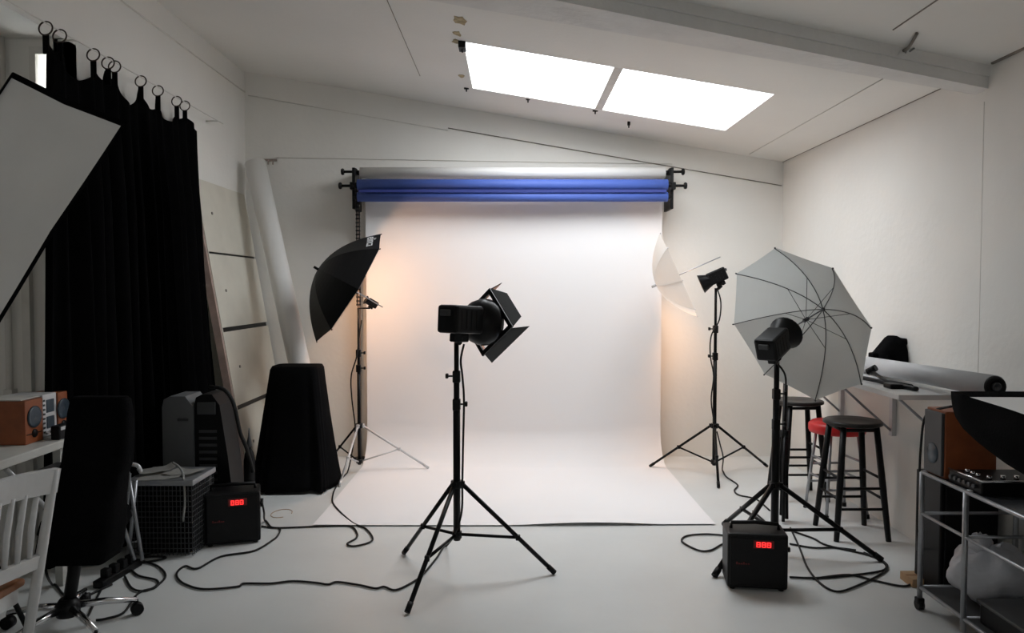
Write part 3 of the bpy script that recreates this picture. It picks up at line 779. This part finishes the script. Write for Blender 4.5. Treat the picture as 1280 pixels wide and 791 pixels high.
# folded metal frame left of it
t = thing('folded_chair', V(-2.33,4.22,0), 'folded grey metal chair standing between the office chair and the mesh crate', 'folding chair')
for k,(a_,b2,m_) in enumerate((((140,612),(168,700),'steel'),((150,588),(160,640),'lsteel'),((160,590),(178,700),'steel'),((170,600),(160,700),'steel'),((142,590),(150,660),'lsteel'))):
    p, q = at(*a_,4.26+.02*k), at(*b2,4.22+.02*k); q.z = max(q.z,.015)
    MB().cyl(p,q,.011,seg=10).build('frame_tube',m_,t)
pts = [at(147,590,4.26),at(150,583,4.27),at(160,580,4.3),at(172,582,4.3),at(176,590,4.3)]
MB().tube(smooth_path(pts),.012,8).build('top_rail','lsteel',t)
a_ = [at(146,592,4.25),at(163,592,4.25),at(159,640,4.24),at(150,640,4.24)]
MB().slab(a_,(0,1,0),.012).build('seat_panel','steel',t)

# ------------------------------------------------------------ desk and stereo
dx0, dx1, dy0, dy1, dz = -3.02, -2.37, 2.3, 4.06, .80
t = thing('desk', V((dx0+dx1)/2,3.2,0), 'off white desk top along the left wall under the stereo', 'desk')
MB().bbox((dx0,dy0,dz-.045),(dx1,dy1,dz),.006).build('desk_top','desk',t)
for xx in (dx0+.04,dx1-.06):
    for yy in (dy0+.05,dy1-.06): MB().box((xx-.02,yy-.02,0),(xx+.02,yy+.02,dz-.045)).build('leg','desk',t)
MB().cyl((dx1-.05,dy1-.5,dz-.06),(dx1-.06,dy1-.06,.35),.012,seg=8).build('brace','lsteel',t)
MB().box((dx0+.03,dy0+.1,dz-.16),(dx0+.05,dy1-.1,dz-.045)).build('back_rail','darkgr',t)
cable([(18,602,3.55),(24,612,3.5),(32,608,3.55),(40,600,3.6),(52,592,3.7)], 'black cable hooked under the front of the desk')
fx = -2.475
def bookspk(y0,y1,lab,h=.225,d=.22,xf=fx):
    t = thing('bookshelf_speaker', V(xf-d/2,(y0+y1)/2,dz), lab, 'speaker')
    MB().bbox((xf-d,y0,dz),(xf,y1,dz+h),.004).build('cabinet','wood',t)
    MR = lambda z: Matrix.Translation((xf,(y0+y1)/2,z)) @ Matrix.Rotation(math.pi/2,4,'Y')
    MB().lathe([(.056,.0),(.056,.006),(.048,.008),(.02,-.004+.006),(.0,.006)], MR(dz+h*.60), 24, (False,False)).build('woofer','cone',t)
    MB().lathe([(.022,.0),(.022,.005),(.0,.006)], MR(dz+h*.22), 16, (False,False)).build('tweeter','black',t)
    mb = MB()
    mb.box((xf-.001,y0+.01,dz+h*.22-.002),(xf+.003,y1-.01,dz+h*.22+.002)); mb.build('trim_line','black',t)
bookspk(3.80,3.945,'orange wooden bookshelf speaker at the near end of the stereo on the desk')
t = thing('stereo_receiver', V(fx-.1,4.01,dz), 'silver stereo receiver between the two wooden speakers', 'stereo')
MB().bbox((fx-.2,3.955,dz+.01),(fx-.006,4.075,dz+.235),.004).build('body','lsteel',t)
for (z0_,z1_) in ((.135,.205),(.05,.115)):
    MB().bbox((fx-.012,3.985,dz+z0_),(fx-.002,4.05,dz+z1_),.003).build('dark_display','cone',t)
for k in range(3): MB().cyl((fx-.01,3.98+k*.03,dz+.032),(fx+.004,3.98+k*.03,dz+.032),.009,seg=12).build('knob','chrome',t)
mb = MB()
for k in range(8): mb.box((fx-.008,3.958,dz+.03+k*.024),(fx-.003,3.972,dz+.04+k*.024))
mb.build('vent','darkgr',t)
bookspk(4.08,4.17,'orange wooden bookshelf speaker at the far end of the stereo against the curtain', h=.23, d=.15)
MB_ = thing('small_box', V(-2.405,3.96,dz), 'small black and silver box at the desk corner in front of the receiver', 'box')
MB().bbox((-2.43,3.93,dz),(-2.38,4.03,dz+.075),.008).build('case','black',MB_); MB().bbox((-2.38,3.94,dz+.05),(-2.377,4.01,dz+.068),.001).build('face_strip','lsteel',MB_)
# flat papers on the speaker
o = MB().bbox((fx-.22,3.80,dz+.226),(fx-.02,3.99,dz+.233),.002).build('paper_sheet','papers',origin=(fx-.1,3.9,dz+.226)); tag(o,'flat grey papers lying on top of the near wooden speaker','paper')

# ------------------------------------------------------------ office chair
oc = V(-2.08,3.47,0)
t = thing('office_chair', oc, 'black office chair with cloth covered back and chrome base at lower left', 'office chair')
rings = []
for (z, cx0, w_, d_2, cy0, r_) in ((.36,-2.02,.31,.24,3.46,.05),(.41,-2.01,.33,.26,3.46,.07),(.50,-1.99,.33,.25,3.46,.07),(.62,-1.965,.31,.20,3.45,.06),(.74,-1.935,.295,.17,3.44,.05),(.80,-1.905,.295,.15,3.43,.05),(.92,-1.892,.29,.13,3.43,.045),(1.03,-1.886,.28,.11,3.43,.04),(1.09,-1.884,.265,.09,3.43,.04),(1.105,-1.884,.235,.06,3.43,.025)):
    ring = rrect(cx0,cy0,w_,d_2,z,r_,5)
    rings.append([V(p.x,p.y,p.z+(.02*math.sin(p.x*18) if z < .45 else 0)) for p in ring])
MB().loft(rings).build('backrest','cloth',t)
MB().loft([rrect(-2.06,3.60,.28,.36,.42,.08,5),rrect(-2.06,3.60,.32,.40,.46,.1,5),rrect(-2.06,3.60,.30,.38,.51,.1,5)]).build('seat','cloth',t)
MB().cyl((oc.x,oc.y,.10),(oc.x+.03,oc.y+.05,.42),.028,seg=14).build('column','black',t)
MB().lathe([(.05,.07),(.055,.12),(.035,.15)], Matrix.Translation(oc), 18).build('hub','black',t)
for k in range(5):
    a_ = math.radians(-38+72*k); e = oc+V(.29*math.cos(a_),.29*math.sin(a_),.075)
    lg = MB().tube([oc+V(.04*math.cos(a_),.04*math.sin(a_),.11), oc+V(.16*math.cos(a_),.16*math.sin(a_),.10), e], [.018,.016,.012], 10).build('base_leg','chrome',t)
    cs = MB(); tt = V(-math.sin(a_),math.cos(a_),0)
    cs.cyl(e-V(0,0,.045)-tt*.02, e-V(0,0,.045)+tt*.02, .029, seg=16); cs.cyl(e-V(0,0,.03),e,.008,seg=8); cs.build('caster','black',lg)
for sgn, xx in ((-1,-2.19),):
    MB().tube(smooth_path([V(-2.10,3.60,.46),V(-2.20,3.60,.5),V(-2.22,3.60,.66),V(-2.21,3.52,.72)]),.012,8).build('armrest_bracket','black',t)
    MB().bbox((-2.25,3.44,.715),(-2.17,3.68,.745),.012).build('armrest','black',t)

# ------------------------------------------------------------ white chair
P1c, P2c = V(-1.835,3.00,.885), V(-1.915,2.60,.885); leanv = V(-.165,0,-.885)
def cpt(s, z): # point on back plane
    b_ = P1c.lerp(P2c, s); k = (.885-z)/.885; return V(b_.x+leanv.x*k, b_.y, z)
t = thing('white_chair', V(-2.1,2.8,0), 'white painted wooden slat back chair with brown seat at the lower left', 'chair')
for s in (0,1):
    MB().tube([cpt(s,.0),cpt(s,.45),cpt(s,.80),cpt(s,.875)], [.019,.021,.017,.014], 10).build('rear_leg','white',t)
mb = MB(); ringsT = []
nB = V(1,0,-.18).normalized()
for k in range(13):
    s = -.04+1.08*k/12; bow = .02*math.sin(math.pi*min(1,max(0,s))); tz = .875+.012*math.sin(math.pi*s); h_ = .098
    c = cpt(s,tz)-V(bow,0,0); c2 = cpt(s,tz-h_)-V(bow,0,0)
    ringsT.append([c+nB*.011,c-nB*.011,c2-nB*.011,c2+nB*.011])
mb.loft(ringsT,smooth=False); mb.build('top_rail','white',t)
ringsT = []
for k in range(9):
    s = k/8; c, c2 = cpt(s,.53), cpt(s,.475); ringsT.append([c+nB*.01,c-nB*.01,c2-nB*.01,c2+nB*.01])
MB().loft(ringsT,smooth=False).build('lower_rail','white',t)
for k in range(6):
    s = (k+1)/7; MB().tube([cpt(s,.52),cpt(s,.65)-V(.012,0,0),cpt(s,.80)-V(.012,0,0)],[.010,.013,.010],8).build('back_slat','white',t)
MB().bbox((-2.38,2.60,.400),(-1.965,3.0,.432),.012).build('seat','seatw',t)
MB().box((-2.34,2.63,.34),(-1.98,2.97,.400)).build('apron','white',t)
for yy in (2.64,2.96): MB().cyl((-2.30,yy,0),(-2.34,yy,.405),.018,seg=10).build('front_leg','white',t)
for yy in (2.64,2.96): MB().cyl((-2.34,yy,.2),(-1.97,yy,.2),.010,seg=8).build('stretcher','white',t)
MB().cyl((-2.11,2.64,.2),(-2.11,2.96,.2),.010,seg=8).build('cross_stretcher','white',t)

# ------------------------------------------------------------ softboxes
def softbox(cs, back, backr, label, facemat, lip=.03, bulge=.10, sag=.012):
    """cs: 4 face corners; back: centre of rear ring"""
    cs = [Vector(c) for c in cs]; cen = sum(cs, V(0,0,0))/4; back = Vector(back); n = (back-cen).normalized(); dep = (back-cen).length
    t = thing('softbox', back, label, 'softbox')
    ring0 = []; K = 8
    for i in range(4):
        for k in range(K): 
            p = cs[i].lerp(cs[(i+1)%4], k/K); mid = 1-abs(2*k/K-1)
            ring0.append(p+(cen-p).normalized()*sag*mid)
    rings = [[p-n*.02 for p in ring0]]
    for j in range(8):
        s = j/7; r = []
        for i, p in enumerate(ring0):
            dirp = (p-cen); q = back+dirp.normalized()*backr
            w_ = p.lerp(q, s)+dirp.normalized()*bulge*math.sin(math.pi*s)*.8
            w_ -= n*(n.dot(w_-p.lerp(q,s))); r.append(w_)
        rings.append(r)
    R = MB(); R.loft(rings, cap=False); R.bm.faces.new([v for v in list(R.bm.verts)[-len(ring0):]]); R.build('shell','cloth',t)
    inn = [p+(cen-p).normalized()*lip-n*.004 for p in cs]
    fp = []
    for i in range(4):
        for k in range(K):
            p = inn[i].lerp(inn[(i+1)%4], k/K); mid = 1-abs(2*k/K-1); fp.append(p+(cen-p).normalized()*sag*mid)
    f_ = MB(); vs = [f_.bm.verts.new(p) for p in fp]; vi = [f_.bm.verts.new(p.lerp(cen,.5)+n*.018) for p in fp]; vc = f_.bm.verts.new(cen+n*.024)
    m_ = len(fp)
    for i in range(m_):
        for q in ((vs[i],vs[(i+1)%m_],vi[(i+1)%m_],vi[i]),(vi[i],vi[(i+1)%m_],vc)):
            ff = f_.bm.faces.new(q); ff.smooth = True
    f_.build('front_diffuser',facemat,t)
    lp = MB(); 
    A_ = [p-n*.02 for p in ring0]; B_ = [p-n*.0 for p in fp]; va = [lp.bm.verts.new(p) for p in A_]; vb = [lp.bm.verts.new(p) for p in B_]
    for i in range(m_): lp.bm.faces.new((va[i],va[(i+1)%m_],vb[(i+1)%m_],vb[i]))
    lp.build('front_lip','cloth',t)
    MB().cyl(back-n*.01, back+n*.03, backr*1.02, seg=24).build('speed_ring','blackm',t)
    return t, cen, n
A_ = at(14,97,2.95); B_ = at(151,157,2.9); C_ = at(-24,432,2.68); D_ = A_+(C_-B_)
cen = (A_+B_+C_+D_)/4; nn = (C_-B_).cross(A_-B_).normalized(); nn = nn if nn.y > 0 else -nn
vdir = (cen-V(0,0,EYE)).normalized(); bkc = cen+vdir*.33+V(-.12,0,.02); nn = (bkc-cen).normalized()
def grow(P_, g): 
    c = sum(P_, V(0,0,0))/4; return [p+(p-c).normalized()*g for p in P_]
sb, cS, nS = softbox(grow([A_,B_,C_,D_],.022), bkc, .085, 'large rectangular softbox with grey white face at upper left', 'face', lip=.024, bulge=.04)
bk = bkc+nn*.03
hs, _ = head(bk+nn*.10, -nn, .8, 'studio light behind the upper left softbox', V(-2.29,3.12,1.80), cap='none')
stand((-2.29,3.12), (V(-2.06,3.22,0),V(-2.50,3.42,0),V(-2.50,2.85,0)), .62, .35, 1.80, 'stand of the upper left softbox, between the desk and the office chair', clamps=(1.0,1.4))
# right softbox resting on the cart
zf = 1.155
def sz(px, py, z): 
    d = ray(px,py); k = (z-EYE)/d.z; return V(d.x*k, d.y*k, z)
c0 = V(1.90,3.24,1.135); c1 = V(2.50,3.26,1.135); c2 = V(2.50,2.62,1.10); c3 = V(1.905,2.62,1.10)
softbox([c0,c1,c2,c3], (2.24,2.98,.80), .09, 'black softbox with white face turned upwards on the metal cart at right', 'facew', lip=.07, bulge=.13)
hh = thing('strobe_head', V(2.24,2.98,.69), 'studio light under the right softbox', 'studio light')
MB().bbox((2.17,2.91,.692),(2.31,3.05,.775),.012).build('housing','black',hh)

# ------------------------------------------------------------ bar stools
def barstool(x, y, lab, h=.745, legm='black', seatm='stooltop', foot=.165, top=.105, sr=.18, cushion=False, rot=0.0, name='bar_stool', rungs=(.28,.40,.22), grp=None):
    o = V(x,y,0); t = thing(name, o, lab, 'stool', grp)
    mz = Matrix.Translation(o)
    if not cushion:
        MB().lathe([(.0,h-.03),(sr*.9,h-.03),(sr,h-.022),(sr,h-.006),(sr*.95,h),(sr*.6,h-.008),(0,h-.012)], mz, 32, (False,False)).build('seat',seatm,t)
    else:
        MB().lathe([(.0,h-.075),(sr*.97,h-.075),(sr,h-.06),(sr,h-.02),(sr*.9,h),(0,h+.004)], mz, 32, (False,False)).build('seat',seatm,t)
    leg_t = h-.03 if not cushion else h-.075
    cs = [(-1,-1),(1,-1),(1,1),(-1,1)]; R_ = Matrix.Rotation(rot,3,'Z')
    def lp(i, z):
        k = z/leg_t; s = foot+(top-foot)*k; return o+R_ @ V(cs[i][0]*s, cs[i][1]*s, 0)+V(0,0,z)
    for i in range(4):
        l = MB().tube([lp(i,0),lp(i,leg_t*.5),lp(i,leg_t)], [.017,.021,.019] if not cushion else .011, 10).build('leg',legm,t)
        if cushion: MB().cyl(lp(i,0),lp(i,.03),.015,seg=10).build('rubber_foot','black',l)
    for i in range(4):
        zs = (.20,.33) if i % 2 == 0 else (.26,.39)
        for z in zs: MB().cyl(lp(i,z),lp((i+1)%4,z),.009,seg=8).build('rung',legm,t)
    if not cushion:
        mb = MB()
        for i in range(4): mb.cyl(lp(i,leg_t-.02),lp((i+1)%4,leg_t-.02),.011,seg=8)
        mb.build('seat_support','black',t)
    return t
barstool(2.215,4.86,'black wooden bar stool nearest the camera under the wall shelf')
barstool(2.20,5.74,'black wooden bar stool farthest back behind the red stool')
barstool(2.305,5.30,'low stool with red padded seat and metal legs between two black bar stools', h=.655, legm='steel', seatm='red', foot=.15, top=.10, sr=.19, cushion=True, rot=.1, name='padded_stool')

# ------------------------------------------------------------ wall shelf and what lies on it
sx0, sy0, sy1, sz_ = 2.03, 3.93, 6.0, 1.04
t = thing('wall_shelf', V(XR,4.7,sz_-.03), 'white shelf board on metal brackets along the right wall', 'shelf')
MB().bbox((sx0,sy0,sz_-.028),(XR,sy1,sz_),.003).build('shelf_board','white',t)
for yy in (4.15,4.97,5.75):
    br_ = MB(); br_.box((XR-.03,yy-.022,.62),(XR,yy+.018,sz_-.028)); br_.box((sx0+.06,yy-.018,sz_-.042),(XR,yy+.018,sz_-.028)); br_.build('bracket','lsteel',t)
    MB().cyl((sx0+.10,yy,sz_-.04),(XR-.01,yy,.64),.008,seg=8).build('brace','steel',t)
xT = 2.30
q0 = V(2.27,3.52,at(1245,482,3.52).z); q1 = V(2.33,5.05,sz_+.055)
q0.z = at(1245,483,3.52).z
t = thing('cardboard_tube', q1, 'thick grey white tube lying on the wall shelf with open dark end', 'tube')
dv = (q1-q0).normalized()
x_, y_ = frame_for(dv)
mb = MB(); mt = Matrix((x_,y_,dv)).transposed().to_4x4(); mt.translation = q0
Lt = (q1-q0).length
mb.lathe([(.042,.05),(.051,0.0),(.053,.0),(.053,Lt),(.0,Lt)], mt, 32, (False,False)); mb.build('tube_wall','tubeg',t)
MB().lathe([(.0,.045),(.020,.045),(.022,.0),(.030,-.012),(.045,-.014),(.050,-.004),(.049,.02)], mt, 24, (False,False)).build('end_cap','black',t)
MB().lathe([(.0,-.002),(.019,-.002),(.021,-.018),(.015,-.018),(.0,.0)], mt, 20, (False,False)).build('core','darkgr',t)
# bag
bc = V(2.40,4.86,sz_)
bc = V(at(1113,450,4.9).x,4.9,sz_)
t = thing('camera_bag', bc, 'black soft bag behind the grey tube on the wall shelf', 'bag')
rings = []
for (z,w_,d_2,ox) in ((0.003,.22,.20,0),(.10,.23,.20,0),(.15,.19,.18,.015),(.20,.13,.15,.025),(.235,.08,.11,.025),(.25,.04,.06,.02)):
    rings.append([p for p in rrect(bc.x+ox-.01,bc.y,w_,d_2,sz_+z,min(w_,d_2)*.35,5)])
MB().loft(rings).build('body','cloth',t)
MB().bbox((bc.x+.035,bc.y-.07,sz_+.19),(bc.x+.155,bc.y+.06,sz_+.235),.014).build('flap','cloth',t)
MB().bbox((bc.x-.135,bc.y-.05,sz_+.02),(bc.x-.10,bc.y+.03,sz_+.14),.01).build('side_pocket','cloth',t)
# clutter
t = thing('clamp', V(2.14,4.28,sz_), 'black clamp with knob lying at the front edge of the wall shelf', 'clamp')
mb = MB(); mb.tube(smooth_path([V(2.10,4.62,sz_+.015),V(2.12,4.45,sz_+.02),V(2.16,4.25,sz_+.015),V(2.19,4.05,sz_+.015)]),.013,8); mb.build('bar','black',t)
MB().tube([V(2.16,4.5,sz_+.06),V(2.15,4.30,sz_+.025),V(2.20,4.12,sz_+.02)],.011,8).build('arm','black',t)
MB().cyl(V(2.145,4.52,sz_+.055),V(2.175,4.48,sz_+.085),.02,seg=12).build('knob','black',t)
MB().bbox((2.10,4.15,sz_),(2.20,4.24,sz_+.028),.006).build('jaw','black',t)
t = thing('black_box', V(2.10,4.75,sz_), 'small black box at the far front of the wall shelf', 'box')
MB().bbox((2.06,4.66,sz_),(2.17,4.86,sz_+.03),.006).build('body','black',t); MB().bbox((2.08,4.69,sz_+.03),(2.15,4.83,sz_+.036),.002).build('lid','darkgr',t)

# ------------------------------------------------------------ metal cart
kx0, kx1, ky0, ky1, kz = 2.03, 2.50, 2.35, 3.69, .690
t = thing('metal_cart', V(2.27,3.0,0), 'grey metal trolley on casters along the right wall', 'trolley')
for (xx, yy) in ((kx0,ky1),(kx1,ky1),(kx0,3.33),(kx1,3.33),(kx0,ky0),(kx1,ky0)):
    nm = MB().cyl((xx,yy,.055),(xx,yy,kz),.0125,seg=12).build('leg','steel',t)
    if yy != 3.33:
        k_ = MB(); k_.cyl((xx-.014,yy,.026),(xx+.014,yy,.026),.026,seg=16); k_.bbox((xx-.018,yy-.018,.03),(xx+.018,yy+.018,.062),.005); k_.build('caster','black',nm)
for z, r_ in ((kz,.010),(.485,.008),(.115,.009)):
    for (p,q) in (((kx0,ky0,z),(kx0,ky1,z)),((kx1,ky0,z),(kx1,ky1,z)),((kx0,ky1,z),(kx1,ky1,z)),((kx0,3.33,z),(kx1,3.33,z)),((kx0,ky0,z),(kx1,ky0,z))):
        MB().cyl(p,q,r_,seg=8).build('rail','steel',t)
MB().bbox((kx0+.012,ky0+.012,kz-.008),(kx1-.012,ky1-.012,kz+.004),.002).build('top_board','glassd',t)
MB().bbox((kx0+.012,ky0+.012,.108),(kx1-.012,ky1-.012,.118),.002).build('bottom_board','darkgr',t)
# mixer
t = thing('audio_mixer', V(2.2,3.5,kz+.004), 'black audio mixer with chrome edges on the metal cart', 'mixer')
z0_ = kz+.006
MB().bbox((2.05,3.25,z0_),(2.42,3.50,z0_+.055),.006).build('body','black',t)
MB().tube([V(2.05,3.50,z0_+.06),V(2.05,3.25,z0_+.06),V(2.42,3.25,z0_+.06)],.005,6).build('edge_trim','chrome',t)
for k in range(6):
    MB().cyl((2.046,3.29+k*.035,z0_+.03),(2.034,3.29+k*.035,z0_+.03),.010,seg=10).build('knob','darkgr',t)
for k in range(4):
    MB().cyl((2.12+k*.06,3.31,z0_+.054),(2.12+k*.06,3.31,z0_+.072),.011,seg=10).build('knob','chrome',t)
for k in range(3): MB().cyl((2.10,3.36+k*.04,z0_+.05),(2.10,3.36+k*.04,z0_+.07),.009,seg=10).build('knob','chrome',t)
# speaker on cart
t = thing('bookshelf_speaker', V(2.15,3.6,z0_), 'wooden speaker with dark grille on the far end of the metal cart', 'speaker')
z2 = at(1172,513,3.56).z
MB().bbox((2.045,3.525,z0_),(2.29,3.685,z2),.004).build('cabinet','wood',t)
MB().bbox((2.03,3.53,z0_+.01),(2.046,3.68,z2-.01),.004).build('grille','darkgr',t)
MB().lathe([(.05,0),(.045,.004),(.0,.006)], Matrix.Translation((2.03,3.605,z0_+.11)) @ Matrix.Rotation(-math.pi/2,4,'Y'), 20, (True,False)).build('woofer','cone',t)
# things in and behind the cart
t = thing('black_cabinet', V(2.32,3.95,0), 'narrow black cabinet standing behind the metal cart', 'cabinet')
MB().bbox((2.20,3.82,.01),(2.50,4.06,.62),.008).build('body','black',t); MB().bbox((2.22,3.808,.04),(2.48,3.82,.58),.004).build('door','black',t)
for k in range(2): MB().box((2.22+k*.2,3.84,0),(2.26+k*.2,4.04,.012)).build('foot','black',t)
def blob(c, rx, ry, rz, seedv, n=26, mrows=16):
    rnd = random.Random(seedv); ph = [rnd.uniform(0,6) for _ in range(6)]; rings = []
    for j in range(1,mrows):
        th = math.pi*j/mrows; ring = []
        for k in range(n):
            a_ = 2*math.pi*k/n; f_ = 1+.07*math.sin(3*a_+ph[0]+2*th)+.06*math.sin(5*a_+ph[1]-3*th)+.05*math.sin(9*a_+ph[2]+4*th)
            ring.append(V(c.x+rx*f_*math.sin(th)*math.cos(a_), c.y+ry*f_*math.sin(th)*math.sin(a_), max(c.z-rz, c.z-rz*math.cos(th)*f_)))
        rings.append(ring)
    return MB().loft(rings)
t = thing('plastic_bag', V(2.26,3.5,.12), 'crumpled white plastic bag on the lower shelf of the metal cart', 'bag')
blob(V(2.27,3.50,.255),.19,.145,.135,3).build('bag_body','bag',t)
blob(V(2.22,3.52,.38),.055,.05,.06,5,16,8).build('bag_knot','bag',t)
t = thing('storage_tray', V(2.27,2.9,.12), 'low black tray on the lower shelf of the metal cart before the plastic bag', 'tray')
MB().bbox((2.07,2.5,.12),(2.46,3.28,.22),.01).build('tray_body','black',t); MB().bbox((2.06,2.49,.21),(2.47,3.29,.225),.004).build('tray_rim','darkgr',t)
c = fl(1153,732); t = thing('cardboard_piece', V(c.x,c.y,0), 'small brown cardboard box on the floor beside the metal cart', 'cardboard')
MB().bbox((c.x-.07,c.y-.03,.0),(c.x+.10,c.y+.10,.045),.003).build('box_body','card',t); MB().box((c.x-.072,c.y+.03,.045),(c.x+.102,c.y+.04,.047)).build('tape','seatw',t)

# loose ring on the floor near the covered case
c = fl(352,642); o = MB().tube([V(c.x+.07*math.cos(k*.31),c.y+.10*math.sin(k*.31),.003) for k in range(18)],.0022,6).build('rubber_band','card',origin=c); tag(o,'thin tan loop of cord on the floor before the covered case','cord')

# ------------------------------------------------------------ light
w = bpy.data.worlds.new('World'); bpy.context.scene.world = w; w.use_nodes = True
bg = w.node_tree.nodes['Background']; bg.inputs[0].default_value = (.93,.97,1.0,1); bg.inputs[1].default_value = SKYS = 11.0
pl = bpy.data.lights.new('skylight_portal','AREA'); pl.shape = 'RECTANGLE'; pl.size = (SX1-SX0)*1.05; pl.size_y = (SY1-SY0)
pl.cycles.is_portal = True
po = bpy.data.objects.new('skylight_portal', pl); C.objects.link(po); xm, ym = (SX0+SX1)/2, (SY0+SY1)/2
po.location = (xm, ym, cz(xm)+.07+H_+.01); po.rotation_euler = (0, math.atan(.1665), 0)
def lamp(name, pos, col, e, rad=.05, typ='POINT', aim=None, ang=90, blend=.6):
    l = bpy.data.lights.new(name, typ); l.energy = e; l.color = col; l.shadow_soft_size = rad
    if typ == 'SPOT': l.spot_size = math.radians(ang); l.spot_blend = blend
    o = bpy.data.objects.new(name, l); C.objects.link(o); o.location = pos
    if aim is not None: o.rotation_euler = (Vector(aim)-Vector(pos)).to_track_quat('-Z','Y').to_euler()
    return o
warm = (1.0,.52,.25)
# modelling lamps in the two back heads
lamp('modelling_lamp', cU-aU.normalized()*.06, warm, 12, .06)
lamp('modelling_lamp', mxr @ V(.10,0,0), warm, 4, .04)
lamp('modelling_lamp', mxr @ V(.09,0,-.02), warm, 26, .05, 'SPOT', at(812,470,6.9), 105, 1.0)

fw = lamp('front_fill_light', (0.2,YF+.03,1.75), (.93,.97,1.0), 8, typ='AREA', aim=(0.2,3,1.5))  # added soft fill behind the camera, no window is built there
fw.data.shape = 'RECTANGLE'; fw.data.size = 2.0; fw.data.size_y = 1.1
cam = bpy.data.cameras.new('camera'); co = bpy.data.objects.new('camera', cam); C.objects.link(co)
co.location = (0,0,EYE); co.rotation_euler = (math.pi/2-PITCH,0,0); cam.sensor_width = 36; cam.lens = F/1280*36; cam.clip_start = .05
bpy.context.scene.camera = co
s = bpy.context.scene
s.view_settings.view_transform = 'Standard'; s.view_settings.look = 'None'; s.view_settings.gamma = 1; s.view_settings.exposure = 0.0
s.cycles.max_bounces = 10; s.cycles.diffuse_bounces = 8; s.cycles.use_denoising = True
